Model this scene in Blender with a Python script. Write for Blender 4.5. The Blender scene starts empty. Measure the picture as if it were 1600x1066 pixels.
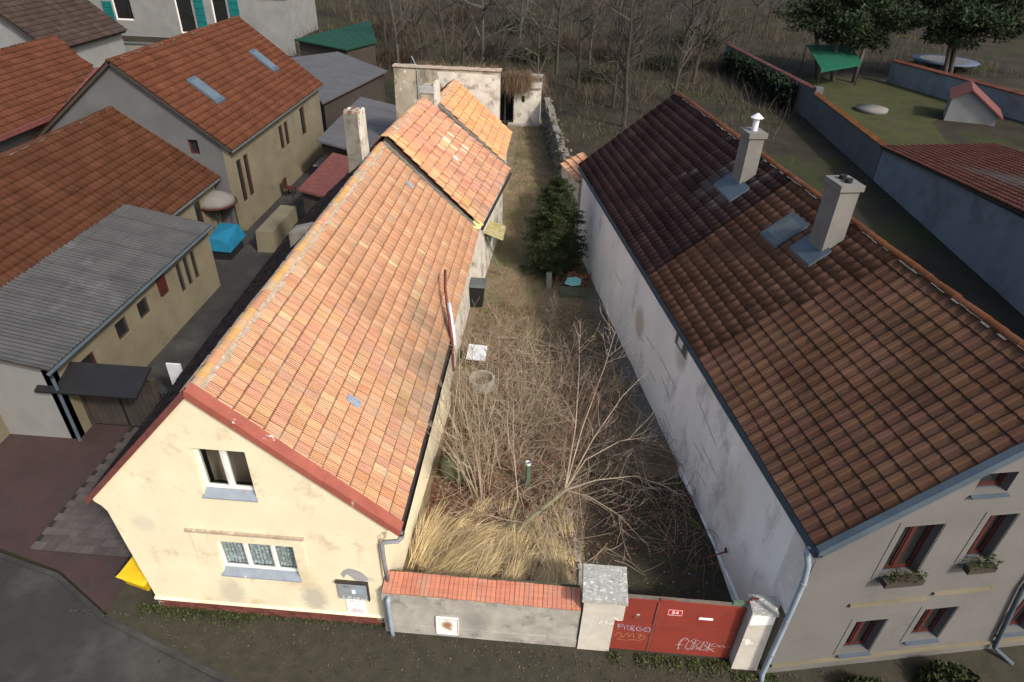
import bpy, bmesh, math, random
import numpy as np
from mathutils import Vector, Matrix, geometry
R_ = math.radians
rng = random.Random(7)
nr = np.random.RandomState(11)
scn = bpy.context.scene
COL = scn.collection

# ------------------------------------------------------------------ camera
CAMP = Vector((8.5879, -8.6498, 13.9475))
cR = Vector((0.99694907, 0.07163443, 0.03100101)); cU = Vector((-0.06566612, 0.5550185, 0.82924208)); cF = Vector((-0.04219615, 0.82874784, -0.55802913))
cd = bpy.data.cameras.new('camera'); cam = bpy.data.objects.new('camera', cd); COL.objects.link(cam)
cam.matrix_world = Matrix(((cR.x, cU.x, -cF.x, CAMP.x), (cR.y, cU.y, -cF.y, CAMP.y), (cR.z, cU.z, -cF.z, CAMP.z), (0, 0, 0, 1)))
cd.sensor_width = 36; cd.lens = 22.867; cd.clip_end = 900; cd.clip_start = .1
scn.camera = cam
# ------------------------------------------------------------------ light
SUN_AZ, SUN_EL = R_(47), R_(40)          # azimuth measured from the street (-y) towards +x
sv = Vector((math.sin(SUN_AZ) * math.cos(SUN_EL), -math.cos(SUN_AZ) * math.cos(SUN_EL), math.sin(SUN_EL)))
w = bpy.data.worlds.new('World'); scn.world = w; w.use_nodes = True
nt = w.node_tree; bg = nt.nodes['Background']
sky = nt.nodes.new('ShaderNodeTexSky'); sky.sky_type = 'NISHITA'; sky.sun_disc = False
sky.sun_elevation = SUN_EL; sky.sun_rotation = math.atan2(sv.x, sv.y); sky.dust_density = 4; sky.air_density = 1.0; sky.ozone_density = 1
nt.links.new(sky.outputs[0], bg.inputs[0]); bg.inputs[1].default_value = 0.15
sl = bpy.data.lights.new('sun', 'SUN'); sl.energy = 2.35; sl.angle = R_(5); sl.color = (1, .95, .87)
so = bpy.data.objects.new('sun', sl); COL.objects.link(so); so.rotation_euler = sv.to_track_quat('Z', 'Y').to_euler(); so.location = (20, -20, 40)
scn.view_settings.view_transform = 'Standard'; scn.view_settings.look = 'None'; scn.view_settings.exposure = 0.55; scn.view_settings.gamma = 1
scn.view_settings.use_curve_mapping = False

# ------------------------------------------------------------------ materials
def mat(name, c1, c2=None, scale=3.0, rough=.85, bump=.25, bscale=25, attr=False, metal=0.0, stretch=(1, 1, 1), stain=None, stain2=None, spots=(), spec=.3, detail=8, lo=.35, hi=.65, emit=None, objrand=0, n1s=None):
    """stain: (colour, noise scale, threshold 0..1, softness). spots: (pos, radius, colour, strength, zstretch)"""
    m = bpy.data.materials.new(name); m.use_nodes = True
    t = m.node_tree; N = t.nodes; L = t.links; b = N['Principled BSDF']
    b.inputs['Roughness'].default_value = rough; b.inputs['Metallic'].default_value = metal
    b.inputs['Specular IOR Level'].default_value = spec
    g = N.new('ShaderNodeNewGeometry')
    mp = N.new('ShaderNodeMapping'); mp.inputs['Scale'].default_value = stretch; L.new(g.outputs['Position'], mp.inputs['Vector'])
    def noise(s, d=detail, r=.6):
        n = N.new('ShaderNodeTexNoise'); n.inputs['Scale'].default_value = s; n.inputs['Detail'].default_value = d; n.inputs['Roughness'].default_value = r
        L.new(mp.outputs[0], n.inputs['Vector']); return n
    def rng_(src, a, c, x=0., y=1.):
        r = N.new('ShaderNodeMapRange'); r.inputs[1].default_value = a; r.inputs[2].default_value = c; r.inputs[3].default_value = x; r.inputs[4].default_value = y
        L.new(src, r.inputs[0]); return r.outputs[0]
    def mix(f, a, c, kind='MIX'):
        x = N.new('ShaderNodeMix'); x.data_type = 'RGBA'; x.blend_type = kind
        for sock, v in ((x.inputs[0], f), (x.inputs[6], a), (x.inputs[7], c)):
            if isinstance(v, (int, float)): sock.default_value = v
            elif isinstance(v, tuple): sock.default_value = (*v, 1) if len(v) == 3 else v
            else: L.new(v, sock)
        return x.outputs[2]
    c2 = c2 or tuple(x * .8 for x in c1)
    n1 = noise(scale)
    if n1s:
        m2 = N.new('ShaderNodeMapping'); m2.inputs['Scale'].default_value = n1s; L.new(g.outputs['Position'], m2.inputs['Vector']); L.new(m2.outputs[0], n1.inputs['Vector'])
    col = mix(rng_(n1.outputs['Fac'], lo, hi), c1, c2)
    if attr:
        a = N.new('ShaderNodeAttribute'); a.attribute_name = 'col'
        col = mix(1.0, a.outputs['Color'], col, 'MULTIPLY')
    if objrand:
        oi = N.new('ShaderNodeObjectInfo')
        v = rng_(oi.outputs['Random'], 0, 1, 1 - objrand, 1 + objrand)
        hv = N.new('ShaderNodeHueSaturation'); L.new(v, hv.inputs['Value']); L.new(col, hv.inputs['Color']); col = hv.outputs['Color']
    for s in (stain, stain2):
        if s:
            n2 = noise(s[1], 10, .7)
            col = mix(rng_(n2.outputs['Fac'], s[2], s[2] + s[3]), col, s[0])
    for (pp, rr, cc, st, zs) in spots:
        vm = N.new('ShaderNodeVectorMath'); vm.operation = 'SUBTRACT'; L.new(g.outputs['Position'], vm.inputs[0]); vm.inputs[1].default_value = pp
        v2 = N.new('ShaderNodeVectorMath'); v2.operation = 'MULTIPLY'; L.new(vm.outputs[0], v2.inputs[0]); v2.inputs[1].default_value = (1, 1, zs)
        vl = N.new('ShaderNodeVectorMath'); vl.operation = 'LENGTH'; L.new(v2.outputs[0], vl.inputs[0])
        nn = noise(6, 6)
        ad = N.new('ShaderNodeMath'); ad.operation = 'MULTIPLY_ADD'; L.new(nn.outputs['Fac'], ad.inputs[0]); ad.inputs[1].default_value = rr * .9; L.new(vl.outputs['Value'], ad.inputs[2])
        col = mix(rng_(ad.outputs[0], rr * .95, rr * 1.5, st, 0.), col, cc)
    L.new(col, b.inputs['Base Color'])
    if bump:
        n3 = noise(bscale, 6, .65); bp = N.new('ShaderNodeBump'); bp.inputs['Strength'].default_value = bump; bp.inputs['Distance'].default_value = .02
        L.new(n3.outputs['Fac'], bp.inputs['Height']); L.new(bp.outputs[0], b.inputs['Normal'])
    if emit: b.inputs['Emission Color'].default_value = (*emit, 1); b.inputs['Emission Strength'].default_value = 1
    return m

MT = {}
def glass_mat():
    m = bpy.data.materials.new('window_glass'); m.use_nodes = True; t = m.node_tree; N = t.nodes; L = t.links
    N.remove(N['Principled BSDF'])
    tr = N.new('ShaderNodeBsdfTransparent'); tr.inputs[0].default_value = (.82, .86, .86, 1)
    gl = N.new('ShaderNodeBsdfGlossy'); gl.inputs['Roughness'].default_value = .03
    lw = N.new('ShaderNodeLayerWeight'); lw.inputs[0].default_value = .5
    pw = N.new('ShaderNodeMath'); pw.operation = 'POWER'; L.new(lw.outputs['Facing'], pw.inputs[0]); pw.inputs[1].default_value = 4
    fr = N.new('ShaderNodeMath'); fr.operation = 'MULTIPLY_ADD'; L.new(pw.outputs[0], fr.inputs[0]); fr.inputs[1].default_value = .8; fr.inputs[2].default_value = .04
    mx = N.new('ShaderNodeMixShader'); L.new(fr.outputs[0], mx.inputs[0]); L.new(tr.outputs[0], mx.inputs[1]); L.new(gl.outputs[0], mx.inputs[2]); L.new(mx.outputs[0], N['Material Output'].inputs[0])
    return m
def lace_mat():
    m = bpy.data.materials.new('lace_curtain'); m.use_nodes = True; t = m.node_tree; N = t.nodes; L = t.links
    b = N['Principled BSDF']; b.inputs['Base Color'].default_value = (.75, .77, .78, 1); b.inputs['Roughness'].default_value = .9
    g = N.new('ShaderNodeNewGeometry')
    v = N.new('ShaderNodeTexVoronoi'); v.inputs['Scale'].default_value = 11; L.new(g.outputs['Position'], v.inputs['Vector'])
    n = N.new('ShaderNodeTexNoise'); n.inputs['Scale'].default_value = 26; n.inputs['Detail'].default_value = 3; L.new(g.outputs['Position'], n.inputs['Vector'])
    sp = N.new('ShaderNodeSeparateXYZ'); L.new(g.outputs['Position'], sp.inputs[0])
    zr = N.new('ShaderNodeMapRange'); zr.inputs[1].default_value = 1.55; zr.inputs[2].default_value = 2.4; zr.inputs[3].default_value = .22; zr.inputs[4].default_value = -.05; L.new(sp.outputs[2], zr.inputs[0])
    s1 = N.new('ShaderNodeMath'); s1.operation = 'SUBTRACT'; s1.inputs[0].default_value = .95; L.new(v.outputs['Distance'], s1.inputs[1])
    s2 = N.new('ShaderNodeMath'); s2.operation = 'MULTIPLY_ADD'; L.new(n.outputs['Fac'], s2.inputs[0]); s2.inputs[1].default_value = .8; L.new(s1.outputs[0], s2.inputs[2])
    ad = N.new('ShaderNodeMath'); ad.operation = 'ADD'; L.new(s2.outputs[0], ad.inputs[0]); L.new(zr.outputs[0], ad.inputs[1])
    mr = N.new('ShaderNodeMapRange'); mr.inputs[1].default_value = .92; mr.inputs[2].default_value = 1.12; mr.inputs[3].default_value = .58; mr.inputs[4].default_value = 1.0; L.new(ad.outputs[0], mr.inputs[0])
    tr = N.new('ShaderNodeBsdfTransparent'); mx = N.new('ShaderNodeMixShader'); L.new(mr.outputs[0], mx.inputs[0]); L.new(tr.outputs[0], mx.inputs[1]); L.new(b.outputs[0], mx.inputs[2]); L.new(mx.outputs[0], N['Material Output'].inputs[0])
    return m
MT['glass'] = glass_mat(); MT['lace'] = lace_mat()
MT['cream'] = mat('cream_plaster', (.74, .66, .465), (.67, .59, .41), 1.1, .9, .35, 45, stain=((.52, .41, .26), 1.3, .55, .14), stain2=((.44, .41, .34), 2.6, .66, .08),
    spots=(((2.0, 0, .75), .35, (.33, .31, .27), .45, .6), ((3.9, 0, .75), .35, (.33, .31, .27), .65, .6), ((.55, 0, 2.9), .3, (.42, .40, .34), .4, 1), ((5.1, 0, 1.62), .3, (.42, .39, .33), .5, 2.5), ((3.6, 0, 1.5), .5, (.5, .38, .22), .5, 1)))
MT['cream_side'] = mat('pale_yellow_plaster', (.74, .66, .47), (.68, .60, .42), .9, .9, .3, 40, stain=((.5, .46, .38), 1.6, .64, .12))
MT['limewash'] = mat('flaking_limewash', (.62, .58, .51), (.48, .44, .37), 1.6, .92, .5, 22, stain=((.27, .235, .185), 1.5, .51, .10), stain2=((.46, .34, .24), 3.5, .66, .05))
MT['ruin'] = mat('stained_old_plaster', (.40, .35, .265), (.29, .25, .185), 1.2, .95, .6, 16, stain=((.17, .145, .11), 1.3, .50, .10), stain2=((.74, .72, .68), 1.7, .6, .06), stretch=(1, 1, .6))
MT['whitewall'] = mat('white_streaked_render', (.87, .88, .835), (.76, .77, .735), .9, .95, .6, 24, stain=((.50, .50, .47), 1.1, .54, .14), stain2=((.78, .78, .77), 1.5, .6, .1), stretch=(1, 1, .45),
    spots=(((11.93, 10.27, 2.3), .55, (.40, .34, .26), .7, .8), ((12.65, 6.75, 3.45), .5, (.42, .37, .29), .6, .9), ((13.4, 2.6, 2.2), .7, (.47, .42, .33), .4, .6)))
MT['concrete'] = mat('grey_cement_render', (.40, .375, .325), (.29, .27, .235), 2.2, .95, .5, 40, stain=((.19, .18, .155), 2.4, .54, .12), spots=(((7.6, -.15, .55), .38, (.2, .2, .18), .6, .8), ((8.7, -.15, .8), .3, (.24, .23, .2), .5, 1.4)))
MT['pillar'] = mat('beige_pillar_render', (.56, .52, .45), (.44, .41, .35), 2.5, .95, .5, 35, stain=((.72, .68, .6), 2.5, .6, .05), stain2=((.34, .29, .22), 2.0, .62, .1))
MT['lichen'] = mat('lichen_spotted_concrete', (.36, .36, .33), (.26, .26, .24), 6, .95, .6, 50, stain=((.62, .62, .57), 14, .56, .04), stain2=((.10, .10, .09), 11, .60, .04))
MT['tile'] = mat('terracotta_tile', (1.02, 1.03, .92), (.69, .63, .54), 4.0, .85, .35, 60, attr=True, stain=((.30, .25, .21), 9, .64, .05), stain2=((.34, .255, .19), 1.3, .53, .22), n1s=(.35, 4.5, .35), lo=.3, hi=.7)
MT['tile_shade'] = mat('painted_shade_tile', (1, 1, 1), (.7, .68, .66), 4.0, .95, .4, 50, attr=True, stain=((.07, .07, .055), 5, .6, .1), spec=.05)  # tile for the courtyard-side slopes, their shade put into the colour
MT['tile_n'] = mat('neighbour_roof_tile', (1, 1, 1), (.72, .7, .7), 1.2, .9, .3, 40, attr=True, spec=.08)
MT['soot'] = mat('sooty_old_plaster', (.20, .185, .155), (.14, .128, .108), 3, .95, .6, 22, stain=((.11, .10, .085), 3, .55, .1), stain2=((.40, .37, .31), 4, .64, .06))
MT['mortar'] = mat('ridge_mortar', (.44, .35, .26), (.30, .235, .175), 8, .95, .8, 40, stain=((.66, .62, .54), 9, .58, .05))
MT['moss_mortar'] = mat('mossy_dark_mortar', (.16, .145, .12), (.10, .095, .08), 8, .95, .8, 40, stain=((.30, .28, .23), 9, .6, .05))
MT['redmetal'] = mat('red_painted_sheet', (.32, .095, .065), (.26, .075, .052), 3, .55, .15, 20, stain=((.62, .56, .50), 3.4, .635, .02), stain2=((.24, .08, .05), 2, .62, .1))
MT['reddark'] = mat('dark_red_board', (.16, .05, .04), (.10, .035, .03), 4, .8, .3, 30)
MT['zinc'] = mat('blue_grey_zinc', (.30, .36, .42), (.23, .28, .33), 3, .5, .1, 30, metal=.15, stain=((.42, .43, .42), 4, .62, .08))
MT['zinc_old'] = mat('weathered_pipe', (.26, .27, .28), (.20, .19, .19), 4, .6, .2, 30, stain=((.22, .08, .06), 2.5, .56, .08))
MT['blackmetal'] = mat('black_gutter', (.03, .026, .024), (.045, .035, .03), 4, .6, .1, 30)
MT['darkgutter'] = mat('dark_green_grey_gutter', (.10, .115, .115), (.07, .08, .08), 4, .45, .1, 30)
MT['sill'] = mat('peeling_grey_blue_sill', (.24, .28, .32), (.19, .22, .25), 5, .6, .2, 40, stain=((.62, .58, .53), 6, .66, .02), stain2=((.33, .14, .11), 4, .69, .03))
MT['whitepaint'] = mat('peeling_white_paint', (.74, .73, .70), (.64, .62, .58), 6, .6, .25, 60, stain=((.22, .19, .16), 9, .66, .02))
MT['brick'] = mat('dark_red_facing_brick', (.17, .055, .04), (.11, .035, .03), 8, .7, .4, 60, objrand=.35)
MT['joint'] = mat('brick_joint', (.30, .26, .23), (.22, .18, .16), 10, .95, .3, 60)
MT['gate'] = mat('brick_red_gate_paint', (.235, .040, .027), (.195, .034, .024), 2, .55, .12, 25, stain=((.11, .038, .028), 3.0, .60, .05), stain2=((.10, .04, .03), 12, .70, .03))
MT['gateframe'] = mat('rusty_gate_frame', (.19, .05, .035), (.12, .04, .03), 5, .75, .3, 40)
MT['white'] = mat('white_enamel', (.80, .80, .80), (.76, .76, .76), 4, .4, 0)
MT['redenamel'] = mat('red_enamel', (.45, .03, .03), None, 4, .4, 0)
MT['graffiti'] = mat('white_spray_paint', (.48, .36, .37), (.30, .13, .13), 9, .7, 0)
MT['graffiti2'] = mat('ochre_spray_paint', (.38, .20, .08), (.34, .10, .05), 6, .7, 0)
MT['graffiti3'] = mat('violet_white_spray', (.40, .32, .40), (.27, .13, .16), 9, .7, 0)
MT['box'] = mat('grey_meter_box', (.27, .29, .31), (.22, .24, .255), 4, .6, .1, 30, spots=(((4.95, -.06, 1.25), .15, (.25, .36, .46), .6, 1),))
MT['greyplaster'] = mat('bare_grey_cement', (.34, .34, .335), (.28, .28, .275), 5, .95, .4, 50)
MT['rustwhite'] = mat('white_enamel_rust_patches', (.78, .77, .73), (.72, .70, .65), 5, .5, .1, 30, spots=(((6.93, -.17, .44), .14, (.30, .14, .05), .95, .8), ((7.0, -.17, .30), .07, (.35, .2, .09), .8, 1)))
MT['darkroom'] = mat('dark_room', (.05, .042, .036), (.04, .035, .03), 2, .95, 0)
MT['brown_reflect'] = mat('painted_reflection_brown', (.6, .42, .30), (.5, .36, .26), 2, .95, 0)  # brown that stands in for the reflection in the upper window
MT['soil'] = mat('dark_garden_soil', (.044, .038, .028), (.028, .025, .019), .35, 1, .6, 6, stain=((.036, .041, .018), .13, .52, .1), spec=.05)
MT['yard'] = mat('leafy_yard_soil', (.20, .155, .10), (.135, .105, .07), 1.4, 1, .9, 14, stain=((.14, .14, .065), .8, .52, .12), stain2=((.19, .145, .095), 5, .60, .08), spec=.05)
MT['drive'] = mat('mossy_dark_drive', (.060, .052, .036), (.042, .036, .027), 2, 1, .9, 20, stain=((.055, .066, .024), 1.6, .54, .1), stain2=((.14, .13, .11), 25, .72, .03), spec=.05)
MT['asphalt'] = mat('worn_asphalt', (.042, .041, .039), (.033, .032, .031), 1.2, .95, .4, 60, stain=((.064, .062, .058), .35, .5, .15), spec=.1)
MT['redpave'] = mat('red_brown_paving', (.060, .038, .036), (.046, .031, .03), 1.1, .95, .4, 40, stain=((.05, .047, .043), .6, .55, .12), spec=.1)
MT['paver'] = mat('grey_concrete_paver', (.085, .070, .064), (.062, .053, .05), 4, .95, .3, 50, objrand=.2)
MT['joint_dark'] = mat('dark_paving_joint', (.022, .021, .017), (.016, .016, .013), 6, .95, .3, 40)
MT['verge'] = mat('weedy_verge_soil', (.055, .050, .036), (.040, .037, .028), 3, 1, .8, 20, spec=.05)
MT['leaf'] = mat('leaf_attr', (1, 1, 1), (.75, .75, .75), 2, .9, 0, attr=True, spec=.1)
MT['blade'] = mat('dry_grass_blade', (1, 1, 1), (.7, .7, .7), 1.5, .9, 0, attr=True, spec=.1)
MT['twig'] = mat('bare_twig_bark', (.40, .325, .235), (.26, .205, .145), 3, .9, .2, 40)
MT['twig_red'] = mat('reddish_twig_bark', (.28, .165, .105), (.18, .11, .075), 3, .9, .2, 40)
MT['mossbark'] = mat('mossy_green_bark', (.22, .20, .12), (.14, .13, .075), 6, .95, .4, 40)
MT['bark'] = mat('dark_tree_bark', (.055, .046, .037), (.035, .03, .025), 3, .95, .4, 20)
MT['palebark'] = mat('pale_tree_bark', (.085, .076, .063), (.055, .049, .042), 3, .95, .4, 20)
MT['stone'] = mat('rubble_stone', (.12, .103, .077), (.075, .066, .05), 5, .95, .6, 30, objrand=.3, stain=((.22, .21, .10), 3, .58, .08))
MT['nwall'] = mat('greyish_neighbour_render', (.145, .140, .132), (.125, .12, .113), .8, .95, .2, 30, stain=((.095, .09, .083), .7, .6, .15), spec=.1)
MT['bwall'] = mat('blue_grey_render', (.19, .205, .225), (.16, .173, .19), .6, .95, .2, 20, stain=((.13, .128, .122), .3, .5, .15), spec=.1)
MT['ywall'] = mat('dull_yellow_render', (.19, .165, .112), (.15, .13, .09), .9, .95, .2, 20, stain=((.10, .09, .07), .8, .58, .15), spec=.1)
MT['gwall'] = mat('dull_grey_render', (.115, .115, .116), (.095, .095, .096), .8, .95, .2, 20, spec=.1)
MT['wwall'] = mat('off_white_render', (.22, .22, .212), (.18, .18, .174), .8, .95, .2, 20, spec=.1)
MT['chim'] = mat('chimney_render', (.17, .163, .15), (.14, .134, .124), 2, .95, .2, 30, spec=.1)
MT['frame'] = mat('dark_red_window_frame', (.07, .016, .014), (.05, .014, .012), 3, .6, 0)
MT['darkglass'] = mat('dark_window_pane', (.02, .02, .02), (.014, .015, .015), 2, .08, 0, spec=.5)
MT['skyglass'] = mat('roof_window_pane', (.10, .13, .15), (.08, .105, .12), 2, .12, 0, spec=.5)
MT['lead'] = mat('blue_grey_flashing', (.07, .093, .115), (.055, .074, .092), 2, .6, .1, 20)
MT['greysheet'] = mat('grey_corrugated_sheet', (.074, .074, .073), (.056, .056, .056), 1.2, .9, .3, 12, stain=((.09, .091, .09), .8, .56, .1), spec=.1)
MT['palesheet'] = mat('pale_sheet_roof', (.10, .10, .104), (.08, .08, .084), 1, .8, .2, 12, spec=.1)
MT['greencloth'] = mat('green_canvas', (.012, .085, .05), (.01, .07, .04), 2, .8, .1, 12, spec=.1)
MT['greensheet'] = mat('green_sheet_roof', (.014, .055, .035), (.011, .045, .03), 1, .8, .1, 12, spec=.1)
MT['teal'] = mat('teal_shutter_paint', (.005, .13, .13), (.004, .10, .105), 2, .6, 0)
MT['blue'] = mat('blue_tarpaulin', (.01, .14, .24), (.01, .11, .19), 2, .6, .2, 8)
MT['trampblue'] = mat('blue_trampoline_pad', (.06, .085, .14), (.05, .07, .12), 2, .6, 0)
MT['black'] = mat('matt_black', (.014, .014, .016), (.011, .011, .012), 2, .7, .1, 20)
MT['darkwood'] = mat('dark_weathered_wood', (.05, .04, .032), (.035, .028, .023), 4, .9, .3, 30)
MT['wood'] = mat('grey_old_wood', (.16, .13, .10), (.11, .09, .07), 5, .9, .3, 30)
MT['yellow'] = mat('yellow_plastic', (.72, .46, .01), (.62, .39, .01), 2, .45, .05, 20)
MT['paleyellow'] = mat('pale_yellow_film', (.74, .62, .26), (.66, .55, .22), 3, .6, .1, 20)
MT['greenpole'] = mat('mossy_green_paint', (.09, .15, .09), (.07, .11, .07), 5, .7, .2, 30)
MT['mossy'] = mat('mossy_corrugated_sheet', (.34, .31, .19), (.24, .21, .09), 4, .9, .3, 30, stain=((.26, .20, .04), 3, .5, .1))
MT['mossgreen'] = mat('moss_covered_concrete', (.11, .12, .07), (.07, .08, .045), 4, .95, .6, 30)
MT['turq'] = mat('turquoise_paint', (.25, .60, .54), (.2, .5, .45), 4, .7, .1, 20)
MT['litter_red'] = mat('red_brick_rubble', (.33, .13, .085), (.22, .09, .06), 6, .95, .4, 30, objrand=.3)
MT['plastic_white'] = mat('white_sheet', (.66, .68, .70), (.58, .60, .62), 3, .5, .1, 10)
MT['grassg'] = mat('dull_lawn', (.052, .057, .024), (.040, .043, .021), .6, 1, .5, 20, stain=((.06, .052, .032), .4, .52, .15), spec=.05)
MT['crack'] = mat('dark_slot_shadow_gap', (.40, .385, .36), (.32, .31, .29), 8, .95, .2, 40)

# ------------------------------------------------------------------ mesh builder
class MB:
    def __init__(s, xf=None): s.v = []; s.f = []; s.c = []; s.xf = xf; s.smooth = False
    def add(s, vs, fs, col=(1, 1, 1)):
        o = len(s.v)
        for p in vs:
            p = Vector(p); s.v.append(tuple(s.xf @ p) if s.xf else tuple(p))
        for f in fs: s.f.append(tuple(i + o for i in f)); s.c.append(col)
        return s
    def box(s, x0, x1, y0, y1, z0, z1, col=(1, 1, 1)):
        return s.add([(x0, y0, z0), (x1, y0, z0), (x1, y1, z0), (x0, y1, z0), (x0, y0, z1), (x1, y0, z1), (x1, y1, z1), (x0, y1, z1)],
                     [(0, 3, 2, 1), (4, 5, 6, 7), (0, 1, 5, 4), (1, 2, 6, 5), (2, 3, 7, 6), (3, 0, 4, 7)], col)
    def hexa(s, b, t, col=(1, 1, 1)):       # bottom quad, top quad
        return s.add(list(b) + list(t), [(0, 3, 2, 1), (4, 5, 6, 7), (0, 1, 5, 4), (1, 2, 6, 5), (2, 3, 7, 6), (3, 0, 4, 7)], col)
    def slab(s, q, th, col=(1, 1, 1)):      # quad (upper surface) given thickness downwards along its normal
        q = [Vector(p) for p in q]; n = (q[1] - q[0]).cross(q[3] - q[0]).normalized()
        if n.z < 0: n = -n
        return s.hexa([p - n * th for p in q], q, col)
    def prism(s, poly, d, col=(1, 1, 1)):   # polygon extruded by vector d
        n = len(poly); d = Vector(d); a = [Vector(p) for p in poly]; tri = geometry.tessellate_polygon([a])
        fs = [tuple(t) for t in tri] + [tuple(i + n for i in reversed(t)) for t in tri] + [(i, (i + 1) % n, (i + 1) % n + n, i + n) for i in range(n)]
        return s.add(a + [p + d for p in a], fs, col)
    def tube(s, pts, rad, k=6, col=(1, 1, 1), cap=True):
        pts = [Vector(p) for p in pts]; n = len(pts); vs = []; fs = []
        if not hasattr(rad, '__len__'): rad = [rad] * n
        ref = None
        for i, p in enumerate(pts):
            t = (pts[min(i + 1, n - 1)] - pts[max(i - 1, 0)]); t = t.normalized() if t.length > 1e-9 else Vector((0, 0, 1))
            if ref is None: ref = t.orthogonal().normalized()
            a = (ref - t * ref.dot(t)); a = a.normalized() if a.length > 1e-6 else t.orthogonal().normalized(); ref = a; b = t.cross(a)
            for j in range(k):
                an = 2 * math.pi * j / k; vs.append(p + (a * math.cos(an) + b * math.sin(an)) * rad[i])
        for i in range(n - 1):
            for j in range(k): fs.append((i * k + j, i * k + (j + 1) % k, (i + 1) * k + (j + 1) % k, (i + 1) * k + j))
        if cap: fs.append(tuple(range(k - 1, -1, -1))); fs.append(tuple((n - 1) * k + j for j in range(k)))
        return s.add(vs, fs, col)
    def build(s, name, m, parent=None, label=None):
        me = bpy.data.meshes.new(name); org = Vector((0, 0, 0)); q = parent
        while q is not None: org += q.location; q = q.parent
        if parent is None and s.v:
            a = np.array(s.v); org = Vector(((a[:, 0].min() + a[:, 0].max()) / 2, (a[:, 1].min() + a[:, 1].max()) / 2, a[:, 2].min()))
        me.from_pydata([tuple(Vector(v) - org) for v in s.v], [], s.f)
        setcol(me, s.c); me.materials.append(MT[m])
        if s.smooth: me.polygons.foreach_set('use_smooth', [True] * len(me.polygons))
        bm = bmesh.new(); bm.from_mesh(me); bmesh.ops.recalc_face_normals(bm, faces=bm.faces); bm.to_mesh(me); bm.free()
        o = bpy.data.objects.new(name, me); COL.objects.link(o)
        if parent is None: o.location = org
        else: o.parent = parent
        if label: o['label'] = label
        return o
def setcol(me, c):
    if not c or all(x == (1, 1, 1) for x in c): 
        return
    at = me.color_attributes.new('col', 'FLOAT_COLOR', 'CORNER')
    arr = []
    for p, cc in zip(me.polygons, c): arr += [cc[0], cc[1], cc[2], 1] * p.loop_total
    at.data.foreach_set('color', arr)
def quads_np(name, V, F, C, m, parent=None):
    """V (n,3), F (k,4) or (k,3) ints, C (k,3) per-face colour"""
    V = np.asarray(V, float); F = np.asarray(F, int); C = np.asarray(C, float); k = F.shape[1]
    org = Vector((0, 0, 0)); q = parent
    while q is not None: org += q.location; q = q.parent
    if parent is None: org = Vector((V[:, 0].mean(), V[:, 1].mean(), V[:, 2].min()))
    me = bpy.data.meshes.new(name); me.vertices.add(len(V)); me.vertices.foreach_set('co', (V - np.array(org)).ravel())
    me.loops.add(F.size); me.loops.foreach_set('vertex_index', F.ravel())
    me.polygons.add(len(F)); me.polygons.foreach_set('loop_start', np.arange(0, F.size, k)); me.polygons.foreach_set('loop_total', np.full(len(F), k))
    me.update(calc_edges=True)
    at = me.color_attributes.new('col', 'FLOAT_COLOR', 'CORNER'); at.data.foreach_set('color', np.repeat(np.c_[C, np.ones(len(C))], k, axis=0).ravel())
    me.materials.append(MT[m]); o = bpy.data.objects.new(name, me); COL.objects.link(o)
    if parent is None: o.location = org
    else: o.parent = parent
    return o
def tag(o, label, cat, group=None):
    o['label'] = label; o['category'] = cat
    if group: o['group'] = group
    return o
def thing(name, label, cat, loc=(0, 0, 0), group=None):
    o = bpy.data.objects.new(name, None); COL.objects.link(o); o.location = loc; o.empty_display_size = .2
    return tag(o, label, cat, group)
def struct(o): o['kind'] = 'structure'; return o
def stuff(o): o['kind'] = 'stuff'; return o
def root_off(p):
    org = Vector((0, 0, 0)); q = p
    while q is not None: org += q.location; q = q.parent
    return org
def place(me, name, M, parent):
    o = bpy.data.objects.new(name, me); COL.objects.link(o); o.parent = parent
    o.matrix_local = Matrix.Translation(-root_off(parent)) @ M
    return o
def copy_tree(o, parent=None):
    c = o.copy(); COL.objects.link(c); c.parent = parent
    for ch in list(o.children): copy_tree(ch, c)
    return c
def frame(x, y, ang, z=0): return Matrix.Translation((x, y, z)) @ Matrix.Rotation(ang, 4, 'Z')

# ------------------------------------------------------------------ tiles
def tile_geo(w, l, style):
    """ribbed terracotta tile: x across, y up the slope, lower edge at y=0; also a dirt and painted-shade factor per face"""
    st = []; fk = []
    if style == 'rib':
        n = 4; e = w / n
        for k in range(n):
            g = .014 * w / .225 if k == 0 else .009 * w / .225
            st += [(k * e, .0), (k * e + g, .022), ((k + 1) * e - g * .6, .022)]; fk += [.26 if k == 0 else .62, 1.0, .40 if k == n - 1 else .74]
        st.append((w - .002, .0))
    elif style == 'pan':
        for k in range(9): st.append((k * (w - .003) / 8, .028 + .027 * math.cos(k / 8 * 4 * math.pi))); fk.append(1.)
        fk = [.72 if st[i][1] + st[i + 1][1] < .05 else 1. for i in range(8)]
    else:
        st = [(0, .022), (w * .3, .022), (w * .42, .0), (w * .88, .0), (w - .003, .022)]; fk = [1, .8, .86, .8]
    lift = {'rib': .042, 'pan': .058}.get(style, .024)
    vs = []; fs = []; kf = []; n = len(st); ov = .05 * l / .345; d0 = .045 * l / .345
    for x, h in st: vs += [(x, 0, h + lift - .035), (x, 0, h + lift), (x, l - d0, h + .004 + (lift - .004) * d0 / l), (x, l + ov, h + .002)]
    for i in range(n - 1):
        a = 4 * i; b = a + 4
        fs += [(a, b, b + 1, a + 1), (a + 1, b + 1, b + 2, a + 2), (a + 2, b + 2, b + 3, a + 3)]; kf += [.30 if style == 'rib' else .5, fk[i], fk[i] * (.42 if style == 'rib' else .62)]      # dirt in the grooves; lip and overlap strips also paint the gap's shade
    return vs, fs, kf
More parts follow.
